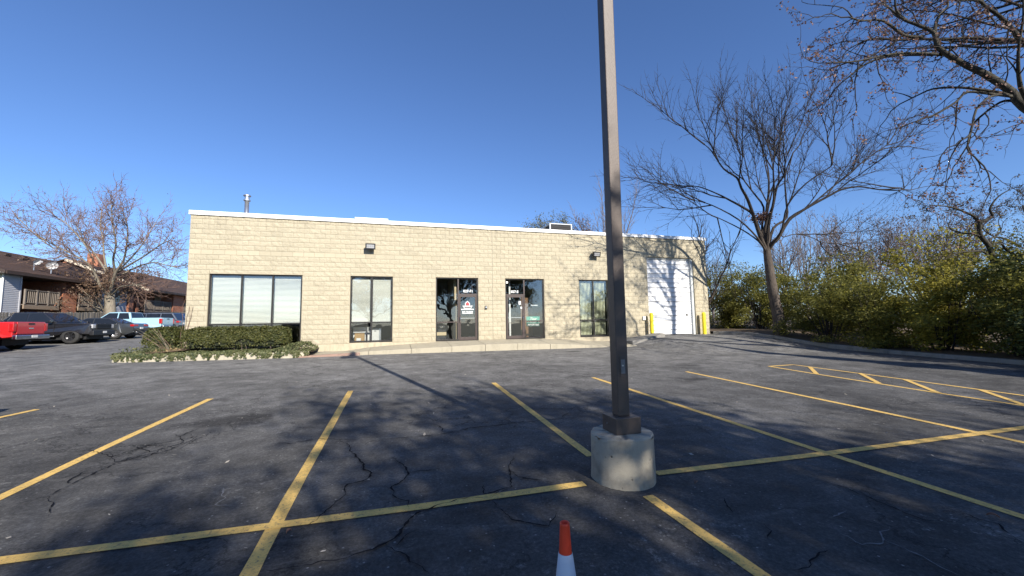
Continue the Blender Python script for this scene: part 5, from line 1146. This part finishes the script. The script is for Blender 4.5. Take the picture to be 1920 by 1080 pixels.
def tip_leaves(n, size, m, seed, spread=.12, level_min=1, droop=.2):
    def fn(T, base):
        g = np.random.default_rng(seed); tp = np.array([tuple(p) for p, l in T.tips if l >= level_min]); idx = g.integers(0, len(tp), n)
        # leaves hang in little bunches on some of the twigs
        keep = g.random(len(tp)) < .36; good = np.where(keep)[0]; idx = good[g.integers(0, len(good), n)]
        C = tp[idx] + g.normal(0, spread, (n, 3)) - np.array([0, 0, droop * spread]) - np.array(base)
        V, Fq = quads_at(C, size * g.uniform(.6, 1.25, n), g.normal(0, 1, (n, 3)), .55, g); return np_mesh('foliage', V, Fq, m)
    return fn
ELM = [dict(dens=.82, len=3.3, r=.040, ang=.52, up=.10, t0=.26, ns=7, wob=.085, trop=.03), dict(dens=2.7, len=1.7, r=.019, ang=.6, up=.12, t0=.2, ns=4, wob=.10, trop=.04), dict(dens=3.6, len=.95, r=.0112, ang=.6, up=.08, t0=.15, ns=3, wob=.14), dict(dens=3.8, len=.42, r=.0068, ang=.7, t0=.15, ns=3, wob=.18)]
T = Tree(1)
T.limb([(HERO_TRUNK[0][0] + .02, HERO_TRUNK[0][1], HERO_TRUNK[0][2] - .4)] + HERO_TRUNK[:-1] + [(25.80, -2.83, 4.0), (25.74, -2.86, 4.75)], .335, .15, 14)
for k, (dx, dy) in enumerate(((.3, -.1), (-.28, -.15), (.05, .3), (-.05, -.32))):
    x, y, z = HERO_TRUNK[0]; T.limb([(x + dx * 1.3, y + dy * 1.3, z - .25), (x + dx * .75, y + dy * .75, z + .05), (x + dx * .25 - .05, y + dy * .25, z + .9)], .12, .10, 8)
def cut_line(L_, f):
    P = [Vector(p) for p in L_]; tot = sum((b - a).length for a, b in zip(P[:-1], P[1:])) * f; out = [P[0]]
    for a, b in zip(P[:-1], P[1:]):
        d = (b - a).length
        if d >= tot: out.append(a.lerp(b, tot / d)); break
        out.append(b); tot -= d
    return [tuple(p) for p in out]
for i, L_ in enumerate(HERO_LIMBS):
    r0 = (.11, .10, .06, .055, .12, .10, .07, .095, .11, .08, .08, .07, .035, .085)[i]
    L_ = cut_line(L_, (.80, .78, .74, .76, .68, .66, .72, .60, .88, .88, .70, .80, .9, .58)[i])
    pts, rr = T.limb(L_, r0, .016, 7); T.twigs(pts[5:], .1, 4, 0, ELM)
hero_base = (HERO_TRUNK[0][0], HERO_TRUNK[0][1], H(25.7, HERO_TRUNK[0][1]) + .12)
finish_tree(T, 'bare_tree', 'large bare vase-shaped tree standing at the kerb right of the white overhead door', 'tree', hero_base, M['bark'], M['twig'])
# clump of dead leaves caught in its main fork
fk = D_NEST = (25.5, -2.9, 5.85); g = np.random.default_rng(3)
C = g.normal(0, 1, (420, 3)) * np.array([.26, .22, .12]); V, Fq = quads_at(C, g.uniform(.035, .075, 420), g.normal(0, 1, (420, 3)), .6, g)
nest = mesh_obj('leaf_nest', np_mesh('leaf_nest', V, Fq, M['dry_leaf'])); nest.location = fk
tag(nest, 'ragged brown leaf nest lodged in the fork of the large bare tree', 'nest', None, 'stuff')

# oak whose limbs reach in from the top right
OAK = [dict(dens=1.9, len=1.7, r=.020, ang=.85, up=.0, t0=.1, ns=6, wob=.24, trop=-.02), dict(dens=2.6, len=.8, r=.009, ang=.8, t0=.15, ns=4, wob=.28, trop=-.03), dict(dens=3.2, len=.34, r=.0055, ang=.8, t0=.2, ns=3, wob=.3)]
T = Tree(7); ob = (26.85, -12.9, H(25.7, -12.9) + .12)
T.limb([(ob[0], ob[1], ob[2] - .4), (26.8, -12.9, 1.0), (26.7, -12.85, 2.6), (26.55, -12.9, 4.2), (26.3, -12.9, 5.6), (26.1, -12.8, 7.2), (26.2, -12.6, 9.5), (25.9, -12.2, 11.8), (26.1, -11.9, 13.4)], .36, .05, 14)
LEAD = [(26.45, -12.9, 4.4), (25.5, -12.95, 4.75)]
for i, L_ in enumerate(OAK_LIMBS):
    r0 = (.14, .10, .07, .042, .042, .042, .042, .04, .024, .034, .07, .06, .04, .045, .03)[i]
    if i == 0: L_ = LEAD + L_
    elif i in (1, 2): L_ = [(26.2, -12.9, 6.6), (25.3, -13.0, 7.0)] + L_
    elif i == 10: L_ = [(26.3, -12.9, 5.4)] + L_
    if i in (3, 4, 5, 6, 7, 13, 14): L_ = cut_line(L_, .72 if i in (3, 13) else .78)
    pts, rr = T.limb(L_, r0, .016, 8 if r0 > .08 else 6); T.twigs(pts[4:], .1, 4, 0, OAK)
r_ = random.Random(5)
for a in range(30):   # limbs outside the picture: they throw the shade on the wall and door
    az = r_.uniform(1.4, 3.9); h0 = r_.uniform(8.2, 12.6); ln = r_.uniform(2.4, 4.4); el = r_.uniform(.25, .9); x, y = 26.1, -12.6
    pts = [(x, y, h0)]; d = Vector((math.cos(az) * math.cos(el), math.sin(az) * math.cos(el), math.sin(el)))
    for k in range(5): d = (d + Vector((r_.gauss(0, .12), r_.gauss(0, .12), r_.gauss(.03, .1)))).normalized(); pts.append(tuple(Vector(pts[-1]) + d * ln / 4))
    pts, rr = T.limb(pts, .05, .014, 6); T.twigs(pts[3:], .08, 3, 0, OAK)
finish_tree(T, 'oak_tree', 'big dark oak with sparse brown leaves reaching in from the top right corner', 'tree', ob, M['oak_bark'], M['oak_twig'], None, tip_leaves(17000, .038, M['dry_leaf'], 4, .055))

# crooked tree rising from the shrubs at the right edge
M['crk_leaf'] = leaf_mat('dull_dark_leaf', (.05, .042, .026), (.09, .075, .045), (.15, .12, .075), .3)
CRK = [dict(dens=2.3, len=1.1, r=.014, ang=.9, up=.08, t0=.1, ns=5, wob=.3), dict(dens=3.2, len=.5, r=.008, ang=.9, t0=.15, ns=4, wob=.32), dict(dens=3.0, len=.22, r=.006, ang=.8, t0=.2, ns=2, wob=.3)]
T = Tree(9)
for i, L_ in enumerate(CROOKED_LIMBS):
    r0 = (.12, .06, .04, .12, .06, .05, .055, .04, .045)[i]
    pts, rr = T.limb(L_, r0, .015, 7); T.twigs(pts[3:], .06, 3, 0, CRK)
b0 = CROOKED_LIMBS[0][0]; b1 = CROOKED_LIMBS[3][0]; cb = (b0[0] + .3, b0[1] - .3, H(25.7, b0[1]) + .16)
T.limb([(cb[0], cb[1], cb[2] - .2), b0], .16, .12, 8); T.limb([(cb[0], cb[1], cb[2] - .2), ((cb[0] + b1[0]) / 2, (cb[1] + b1[1]) / 2 , (cb[2] + b1[2]) / 2), b1], .15, .12, 8)
finish_tree(T, 'crooked_tree', 'crooked dark tree with sparse leaves rising above the shrub row at the right edge', 'tree', cb, M['oak_bark'], M['oak_twig'], None, tip_leaves(5200, .030, M['crk_leaf'], 6, .07))

# honey locust behind the fence
LOC = [dict(dens=2.8, len=2.6, r=.030, ang=.75, up=.1, t0=.2, ns=5, wob=.16), dict(dens=3.2, len=1.3, r=.019, ang=.8, t0=.15, ns=4, wob=.2), dict(dens=3.4, len=.65, r=.0135, ang=.8, t0=.2, ns=2, wob=.25)]
T = Tree(12); hb = (-16.05, 24.7, G(-16, 24.7))
shift = Vector((-.75, .35, 0))
sh = lambda L_: [tuple(Vector(p) + shift) for p in L_]
T.limb([(hb[0] + .0, hb[1], hb[2] - .3)] + sh(LOCUST_TRUNK), .42, .33, 12)
for i, L_ in enumerate(LOCUST_LIMBS):
    r0 = (.15, .13, .14, .11, .07, .11, .12, .085, .085, .07, .065)[i]
    pts, rr = T.limb(sh(L_), r0, .03, 7); T.twigs(pts[5:], .1, 4, 0, LOC)
finish_tree(T, 'bare_tree', 'wide bare tree with a pale trunk and reddish twigs standing behind the picket fence', 'tree', hb, M['locust_bark'], M['locust_twig'], None, tip_leaves(900, .07, M['rust_leaf'], 2, .1))

def simple_tree(seed, h, spread, n_limb, r0, cfg, base, up=.9, fork=.35, lean=0.0):
    T = Tree(seed); r = T.r; b = Vector(base)
    fk = b + Vector((lean * h * fork, 0, h * fork)); T.limb([tuple(b - Vector((0, 0, .4))), tuple(b + Vector((0, 0, h * fork * .5))), tuple(fk)], r0, r0 * .75, 8)
    for k in range(n_limb):
        az = 2 * PI * (k + r.uniform(-.3, .3)) / n_limb; el = r.uniform(up - .35, up + .35); p = fk - Vector((0, 0, r.uniform(0, h * fork * .35))); pts = [tuple(p)]
        ln = h * (1 - fork) / max(.5, math.sin(el)) * r.uniform(.75, 1.05); ln = min(ln, spread / max(.12, math.cos(el)))
        d = Vector((math.cos(az) * math.cos(el), math.sin(az) * math.cos(el), math.sin(el)))
        for i in range(5): d = (d + Vector((r.gauss(0, .09), r.gauss(0, .09), r.gauss(.05, .06)))).normalized(); pts.append(tuple(Vector(pts[-1]) + d * ln / 5))
        pp, rr = T.limb(pts, r0 * .5, .02, 6); T.twigs(pp[3:], r0 * .4, 3, 0, cfg)
    return T
FARC = [dict(dens=2.0, len=2.0, r=.034, ang=.5, up=.25, t0=.15, ns=4, wob=.12), dict(dens=2.2, len=1.0, r=.020, ang=.6, up=.1, ns=3, wob=.18), dict(dens=2.0, len=.5, r=.0135, ang=.6, ns=2, wob=.2)]
def far_tree(seed, x, y, h, spread, n, label, mb_, mt, leaves=None, up=1.1, name='bare_tree', group=None, fork=.3):
    base = (x, y, H(x, y) if False else G(x, y)); T = simple_tree(seed, h, spread, n, .05 + h * .014, FARC, base, up, fork)
    return finish_tree(T, name, label, 'tree', base, mb_, mt, group, leaves)
# behind the building
far_tree(31, 34.1, 25.3, 16.4, 4.9, 12, 'pale bare tree showing above the roof beside the light pole', M['pale_twig'], M['pale_twig'], None, 1.15)
far_tree(32, 25.2, 25.8, 12.7, 3.5, 12, 'olive leafed tree showing above the roof behind the condenser', M['bark'], M['twig'], tip_leaves(30000, .08, M['olive_leaf'], 8, .34, 0), 1.0, 'leafy_tree')
far_tree(33, 30.1, 24.4, 12.0, 2.4, 7, 'small rust leafed tree showing above the roof left of the light pole', M['bark'], M['twig'], tip_leaves(5500, .08, M['rust_leaf'], 9, .28, 1), 1.1, 'leafy_tree')
# beyond the shrub row on the right
for i, (x, y, h, sp, lab) in enumerate(((41.5, 9.2, 8.7, 2.6, 'slender bare tree beyond the shrubs just right of the big bare trunk'), (45.3, 10.1, 9.9, 3.0, 'taller bare tree beyond the shrubs left of the lamp post'), (49.9, 10.9, 9.6, 2.8, 'pale bare tree beyond the shrubs right of the lamp post'))):
    far_tree(40 + i, x, y, h, sp, 8, lab, M['pale_twig'], M['pale_twig'], None, 1.2, group='bare trees beyond the shrub row')
far_tree(45, 41.9, 2.8, 8.0, 2.6, 9, 'rust tinted tree with thinning leaves behind the middle of the shrub row', M['bark'], M['pale_twig'], tip_leaves(3600, .06, M['rust_leaf'], 12, .22, 1), 1.1, 'thinning_tree')
far_tree(46, 45.5, 1.6, 7.2, 3.0, 9, 'grey brown tree with thinning leaves behind the right half of the shrub row', M['bark'], M['pale_twig'], tip_leaves(5000, .055, M['rust_leaf'], 13, .3, 1), .95, 'thinning_tree')
far_tree(47, 50.9, 2.1, 8.2, 3.4, 9, 'second grey brown thinning tree farther right behind the shrub row', M['bark'], M['pale_twig'], tip_leaves(5000, .055, M['rust_leaf'], 14, .3, 1), .95, 'thinning_tree')
far_tree(48, 26.6, 2.6, 6.6, 1.6, 6, 'thin dark bare tree close beside the right corner of the building', M['bark'], M['twig'], None, 1.1, group=None)
for k, (src, x, y, rz, sc_) in enumerate((('bare_tree.003', 37.5, 13.5, 1.0, .78), ('bare_tree.004', 54.0, 4.5, 2.2, .95), ('bare_tree.005', 57.0, -1.0, .6, .9), ('bare_tree.003', 60.0, 14.0, 3.9, 1.15))):
    c_ = copy_tree(bpy.data.objects[src]); c_.location = (x, y, G(x, y)); c_.rotation_euler = (0, 0, rz); c_.scale = (sc_,) * 3
    c_['label'] = ('low bare tree beyond the shrubs close behind the big bare trunk', 'pale bare tree far behind the rust tinted thinning tree', 'pale bare tree far behind the yellow shrub on the right', 'farthest bare tree, seen past the lamp post')[k]; c_['group'] = 'bare trees beyond the shrub row'
# dead leafed vine over the balcony on the left
T = simple_tree(60, 4.4, 1.7, 9, .10, FARC, (-16.9, 25.6, G(-17, 25.6)), .8, .5)
finish_tree(T, 'dead_leafed_tree', 'small tree full of dead brown leaves drooping over the apartment balcony', 'tree', (-16.9, 25.6, G(-17, 25.6)), M['locust_bark'], M['locust_twig'], None, tip_leaves(4200, .085, M['rust_leaf'], 21, .22, 0))

# ------------------------------------------------------------------ shrubs
def shrub_mesh(seed, w, h, n, size, m, hollow=.0):
    g = np.random.default_rng(seed); K = 46
    cc = np.stack([g.normal(0, .5, K) * w * .62, g.normal(0, .5, K) * w * .5, h * (.03 + .90 * g.random(K) ** .95)], 1)
    cr = g.uniform(.38, .78, K) * w * .26; cr *= np.clip(1.3 - .5 * cc[:, 2] / h, .5, 1.2)
    idx = g.choice(K, n, p=(cr ** 2) / np.sum(cr ** 2)); d = g.normal(0, 1, (n, 3)); d /= np.linalg.norm(d, axis=1, keepdims=True)
    C = cc[idx] + d * (cr[idx] * g.random(n) ** .4)[:, None] * np.array([1, 1, .85]); C[:, 2] = np.abs(C[:, 2]) + .03
    # loose sprays above the mass
    k = n // 14; az = g.uniform(0, 2 * PI, k); rr = w * .42 * np.sqrt(g.random(k)); C[:k] = np.stack([rr * np.cos(az), rr * np.sin(az), h * g.uniform(.86, 1.16, k)], 1)
    V, Fq = quads_at(C, size * g.uniform(.55, 1.3, n), d * .5 + g.normal(0, .8, (n, 3)) + np.array([0, 0, .4]), .55, g); return np_mesh('foliage', V, Fq, m)
def shrub_stems(seed, w, h):
    r = random.Random(seed); mb = MB()
    for k in range(16):
        az = r.uniform(0, 2 * PI); o_ = r.uniform(.05, .3); d = r.uniform(.1, .45) * w; p0 = Vector((o_ * math.cos(az), o_ * math.sin(az), -.15)); p2 = Vector((d * math.cos(az), d * math.sin(az), h * r.uniform(.6, 1.08)))
        mid = p0.lerp(p2, .5) + Vector((r.gauss(0, .12), r.gauss(0, .12), h * .12)); mb.tube([p0, p0.lerp(mid, .5), mid, p2], [.03, .026, .018, .006], 5)
    return mb.mesh('stems', M['twig'])
GV = [shrub_mesh(70, 3.2, 3.9, 12500, .060, M['green_leaf']), shrub_mesh(71, 3.4, 4.1, 12500, .060, M['green_leaf']), shrub_mesh(72, 3.3, 4.0, 12500, .062, M['yellow_leaf']), shrub_mesh(73, 3.4, 4.2, 15000, .058, M['dkgreen_leaf'])]
GS = [shrub_stems(80, 3.2, 4), shrub_stems(81, 3.4, 4.1)]
rs = random.Random(17)
def shrub(v, x, y, sc, sz, label, group='shrubs behind the kerb on the right'):
    t = thing('shrub', label, 'shrub', (x, y, H(min(x, 25.7), y) + .1), rs.uniform(0, 6.28), group)
    o = mesh_obj('foliage', GV[v], t); o2 = mesh_obj('stems', GS[v % 2], t)
    t.scale = (sc, sc, sc * sz * .84); return t
SHR = [(0, 27.2, 6.4, 1.0, 1.1, 'green shrub against the right corner of the building behind the right bollard'), (1, 29.0, 3.2, 1.0, 1.12, 'green shrub between the building corner and the big bare trunk'), (0, 28.9, .6, .95, 1.0, 'green shrub just left of the big bare trunk'),
    (0, 27.2, -4.5, .95, .80, 'olive green shrub directly right of the big bare trunk'), (1, 27.0, -6.5, .95, .84, 'green shrub second to the right of the big bare trunk'), (2, 27.3, -8.5, .95, .9, 'yellow green shrub in the middle of the kerbside row under the rust tinted tree'), (0, 27.0, -10.5, 1.0, .92, 'dark green shrub in the shaded right part of the kerbside row'),
    (3, 27.3, -12.3, 1.0, .95, 'deep green shrub in front of the crooked tree'), (3, 27.1, -14.3, 1.05, 1.0, 'deep green shrub at the right edge of the photo'), (1, 27.3, -16.4, 1.05, 1.0, 'green shrub just outside the right edge beside the oak'),
    (1, 31.2, -2.5, 1.1, 1.0, 'green shrub in the back row behind the big bare trunk'), (2, 31.6, -6.8, 1.15, 1.15, 'tall bright yellow shrub in the back row below the thinning trees'), (0, 31.4, -9.9, 1.1, 1.1, 'green shrub in the back row behind the crooked tree'), (3, 31.2, -12.6, 1.15, 1.2, 'deep green tall shrub in the back row at the right edge'), (0, 32.0, 3.0, 1.15, 1.0, 'green shrub in the back row left of the big bare trunk'), (2, 33.5, -1.0, 1.1, .9, 'yellow green shrub far back between the trunk and the lamp post')]
for v, x, y, sc, sz, lab in SHR: shrub(v, x, y, sc, sz, lab)
far_wood = np.random.default_rng(91)
n = 26000; C = np.stack([far_wood.uniform(46, 75, n), far_wood.uniform(-60, 60, n), 0 * far_wood.random(n)], 1); hgt = 3.4 + 1.5 * np.sin(C[:, 1] * .5) + 1.0 * np.sin(C[:, 1] * 1.3 + 1); C[:, 2] = -.5 + hgt * far_wood.random(n) ** .7
V, Fq = quads_at(C, far_wood.uniform(.12, .28, n), far_wood.normal(0, 1, (n, 3)), .6, far_wood)
tag(mesh_obj('undergrowth', np_mesh('undergrowth', V, Fq, M['olive_leaf'])), kind='stuff')

# clipped hedge, bush and ivy in the planter
def hedge(name, label, box, n, size, m, mcore, wob=.05, seed=1, group=None, bulge=0.0):
    x0, y0, z0, x1, y1, z1 = box; c = ((x0 + x1) / 2, (y0 + y1) / 2, z0); t = thing(name, label, 'hedge' if 'hedge' in name else 'bush', c)
    g = np.random.default_rng(seed); sx, sy, sz = (x1 - x0), (y1 - y0), (z1 - z0)
    A = np.array([sx * sz, sx * sz, sy * sz, sy * sz, sx * sy * 1.3]); f = g.choice(5, n, p=A / A.sum()); U = g.random((n, 3)); P = np.zeros((n, 3)); Nn = np.zeros((n, 3))
    for k, (ax, val) in enumerate(((1, 0), (1, 1), (0, 0), (0, 1), (2, 1))):
        s_ = f == k; Q = U[s_].copy(); Q[:, ax] = val; P[s_] = Q; Nn[s_, ax] = 1 if val else -1
    P = (P - np.array([.5, .5, 0])) * np.array([sx, sy, sz])
    # rounded corners, uneven clipped faces, darker hollows low down
    e = np.maximum(0, np.abs(P[:, :2] / np.array([sx, sy]) * 2) - .86) ; P[:, 2] -= (e.sum(1) * .5) * (P[:, 2] / sz)
    if bulge: P[:, :2] *= (1 + bulge * np.sin(np.clip(P[:, 2] / sz, 0, 1) * PI) - bulge * .7)[:, None]
    lump = np.sin(P[:, 0] * 7 + seed) * np.sin(P[:, 2] * 9 + P[:, 1] * 8) * wob + np.sin(P[:, 0] * 17 + 2) * np.sin(P[:, 2] * 15) * wob * .6
    P += Nn * (lump + g.normal(0, .028, n) - .02)[:, None]; P[:, 2] = np.maximum(P[:, 2], .02)
    hole = (P[:, 2] < sz * (.30 + .16 * np.sin(P[:, 0] * 5) * np.sin(P[:, 0] * 2.3 + 1))) & (g.random(n) < .8); P = P[~hole]; Nn = Nn[~hole]; n = len(P)
    V, Fq = quads_at(P, size * g.uniform(.6, 1.3, n), Nn * .7 + g.normal(0, .6, (n, 3)) + np.array([0, 0, .35]), .5, g); mesh_obj('foliage', np_mesh('foliage', V, Fq, m), t)
    mb = MB(); mb.box(-sx / 2 + .10, -sy / 2 + .10, .05, sx / 2 - .10, sy / 2 - .10, sz - .10); mb.build('shade_core', mcore, t, bevel=.08)
    r = random.Random(seed); mb = MB()
    for k in range(10): x = r.uniform(-sx / 2 + .15, sx / 2 - .15); y = r.uniform(-sy / 2 + .1, sy / 2 - .1); mb.tube([(x, y, -.25), (x + r.uniform(-.1, .1), y, .3)], .02, 5)
    mb.build('stems', M['bark'], t); return t
M['hedge_core'] = mat('hedge_shade_core', (.012, .016, .007), .95, .4, 12)  # solid near-black core: the hedge's inner shade is put into its colour
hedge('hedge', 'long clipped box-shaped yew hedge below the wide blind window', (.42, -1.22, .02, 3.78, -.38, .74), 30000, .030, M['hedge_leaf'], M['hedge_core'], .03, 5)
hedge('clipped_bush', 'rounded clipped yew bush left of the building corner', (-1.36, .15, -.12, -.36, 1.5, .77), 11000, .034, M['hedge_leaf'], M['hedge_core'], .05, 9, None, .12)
g = np.random.default_rng(44)
def on_front(n):
    x = g.uniform(-1.25, 4.6, n); d = g.beta(1.2, 2.2, n); y = np.interp(x, [-1.22, -.8, .8, 3.0, 4.35, 4.75], [-1.78, -1.92, -2.02, -2.14, -2.22, -2.02])
    return x, y, d
P = []; Nn = []
n = 8000; x = g.uniform(-1.5, 4.9, n); y = -2.15 + 2.1 * g.random(n) ** 1.25; yk = np.interp(x, [-1.5, -1.22, -.8, .8, 3.0, 4.35, 4.9], [-1.3, -1.70, -1.86, -1.98, -2.10, -2.16, -1.8]); ok = (y > yk - .03) & ~((x > 4.5) & (y > -.9)); x, y = x[ok], y[ok]
hz = np.array([H(a, b) for a, b in zip(x, y)]) + .19 + .025 * np.sin(x * 3.1) * np.sin(y * 4) + g.uniform(0, .06, len(x)) + np.where(x > 3.3, .22 * np.clip((x - 3.3) / .8, 0, 1) * np.clip((y + 2.2) / .8, 0, 1) * np.clip((5.0 - x) / .5, 0, 1), 0)
P.append(np.stack([x, y, hz], 1)); Nn.append(np.tile([0, -.35, 1.0], (len(x), 1)))
for k in range(105):   # strands hanging over the kerb, each its own length
    x0 = g.uniform(-.9, 4.7) if k > 12 else g.uniform(-1.2, -.8); L = .24 * g.random() ** (1.4 if x0 < 3.4 else .6); m_ = int(5 + L * 70); x = x0 + g.normal(0, .035, m_) + g.uniform(-.12, .12) * np.linspace(0, 1, m_)
    yk = np.interp(x, [-1.22, -.8, .8, 3.0, 4.35, 4.75], [-1.78, -1.92, -2.02, -2.14, -2.22, -2.02]); d = np.linspace(0, 1, m_)
    P.append(np.stack([x, yk - .012 - .05 * g.random(m_), np.array([H(a, b) for a, b in zip(x, yk)]) + .235 - L * d], 1)); Nn.append(np.tile([0, -1.0, .35], (m_, 1)))
n = 2600; y = g.uniform(-1.5, 7, n); x = np.interp(y, [-1.45, .6, 3, 10], [-1.30, -1.45, -1.75, -2.0]) + g.random(n) * 1.6; ok = x < -.02 + 0 * y; x, y = x[ok], y[ok]
P.append(np.stack([x, y, np.array([H(a, b) for a, b in zip(x, y)]) + .24 + g.uniform(0, .16, len(x))], 1)); Nn.append(np.tile([0, -.3, 1.0], (len(x), 1)))
P = np.concatenate(P); Nn = np.concatenate(Nn); V, Fq = quads_at(P, g.uniform(.024, .052, len(P)), Nn + g.normal(0, .45, P.shape), .75, g)
tag(mesh_obj('ivy', np_mesh('ivy', V, Fq, M['ivy_leaf'])), kind='stuff')
# bare whips of a dry shrub at the building corner
t = thing('dry_shrub', 'dry shrub of bare arching whips at the left corner of the building', 'shrub', (-.05, -.75, H(0, -.75) + .2)); r = random.Random(6)
for k in range(9):
    az = r.uniform(1.8, 5.2); el = r.uniform(.7, 1.35); ln = r.uniform(.8, 1.5); d = Vector((math.cos(az) * math.cos(el), math.sin(az) * math.cos(el) * .6, math.sin(el))); pts = [Vector((r.uniform(-.08, .08), r.uniform(-.08, .08), -.1))]
    for i in range(5): d = (d + Vector((r.gauss(0, .08), r.gauss(0, .08), -.07))).normalized(); pts.append(pts[-1] + d * ln / 5)
    MB().tube(pts, [.009, .008, .007, .006, .005, .003], 5).build('stem', M['locust_twig'] if k % 2 else M['dry_twig'] if 'dry_twig' in M else M['locust_bark'], t)
C = g.normal(0, 1, (500, 3)) * np.array([.22, .2, .07]) + np.array([-.05, -.05, .02]); V, Fq = quads_at(C, g.uniform(.03, .06, 500), g.normal(0, 1, (500, 3)) + np.array([0, 0, 1]), .35, g); mesh_obj('dead_leaves', np_mesh('dead_leaves', V, Fq, M['dry_grass']), t)
t = thing('climbing_vine', 'thin leafless vine climbing the left corner of the block wall', 'vine', (.05, -.05, -.2)); r = random.Random(14)
for k in range(4):
    pts = [(r.uniform(-.1, .15), -.02, 0)]
    for i in range(9): pts.append((pts[-1][0] + r.gauss(0, .035) , -.02 + r.uniform(-.01, .01), pts[-1][2] + (.2 if k else .26)))
    MB().tube(pts, .006, 4).build('stem', M['locust_twig'], t)

# ------------------------------------------------------------------ trees behind the camera: their shade falls across the stalls and they mirror in the glass
def clump_tree(seed, x, y, h, w, label, m, n, size, zb, K=60, name='leafy_tree'):
    base = (x, y, G(x, y)); T = simple_tree(seed, h * .92, w * .8, 9, .30, FARC, base, .75, .34); g = np.random.default_rng(seed)
    def lv(T_, b):
        cc = g.normal(0, 1, (K, 3)); cc /= np.linalg.norm(cc, axis=1, keepdims=True); cc *= (g.random(K) ** .45)[:, None]; cc = cc * np.array([w, w, (h - zb) / 2]) + np.array([0, 0, (h + zb) / 2])
        cr = g.uniform(.55, 1.15, K); idx = g.choice(K, n, p=cr ** 2 / np.sum(cr ** 2)); d = g.normal(0, .52, (n, 3)); C = cc[idx] + d * cr[idx][:, None]
        V, Fq = quads_at(C, size * g.uniform(.6, 1.3, n), g.normal(0, 1, (n, 3)), .6, g); return np_mesh('foliage', V, Fq, m)
    return finish_tree(T, name, label, 'tree', base, M['oak_bark'], M['oak_twig'], 'trees behind the camera', lv)
clump_tree(201, 14.3, -31.5, 12.6, 5.2, 'leafy tree behind the camera whose shade falls over the near stalls', M['olive_leaf'], 27000, .10, 4.6, 70)
clump_tree(202, 22.5, -34.5, 13.0, 4.6, 'leafy tree behind the camera to the right of the first', M['olive_leaf'], 26000, .10, 4.2, 66)
clump_tree(203, 4.5, -37.0, 12.0, 4.6, 'leafy tree behind the camera to the left of the first', M['rust_leaf'], 20000, .10, 4.2, 60)
# conifer outside the right edge: the long dark stripe across the drive
sb = (26.9, -24.2, H(25.7, -24.2) + .12); t = thing('spruce_tree', 'tall narrow spruce outside the right edge throwing a long shadow over the drive', 'tree', sb)
MB().tube([(0, 0, -.3), (0, 0, 6), (0, 0, 12.6)], [.24, .14, .02], 10).build('trunk', M['bark'], t, True)
g = np.random.default_rng(77); n = 26000; z = 12.7 * (1 - (1 - g.random(n)) ** .62 * .93); z = np.clip(z, .8, 12.7); rr = (12.9 - z) / 12.0 * 2.15 * (.78 + .22 * np.sin(z * 5.2)) * np.sqrt(g.random(n)); az = g.uniform(0, 2 * PI, n)
C = np.stack([rr * np.cos(az), rr * np.sin(az), z - rr * .25], 1); V, Fq = quads_at(C, g.uniform(.09, .17, n), g.normal(0, .5, (n, 3)) + np.array([0, 0, 1]), .35, g); mesh_obj('foliage', np_mesh('foliage', V, Fq, M['spruce']), t)

dry_leaf((10.55, -15.02), .05, .6, 'curled brown leaf on the asphalt at the foot of the concrete base')
dry_leaf((12.35, -16.2), .05, 2.1, 'curled brown leaf on the dark asphalt at the lower right')
dry_leaf((7.05, -14.85), .035, 1.0, 'small pale leaf on the asphalt below the crossing yellow lines')
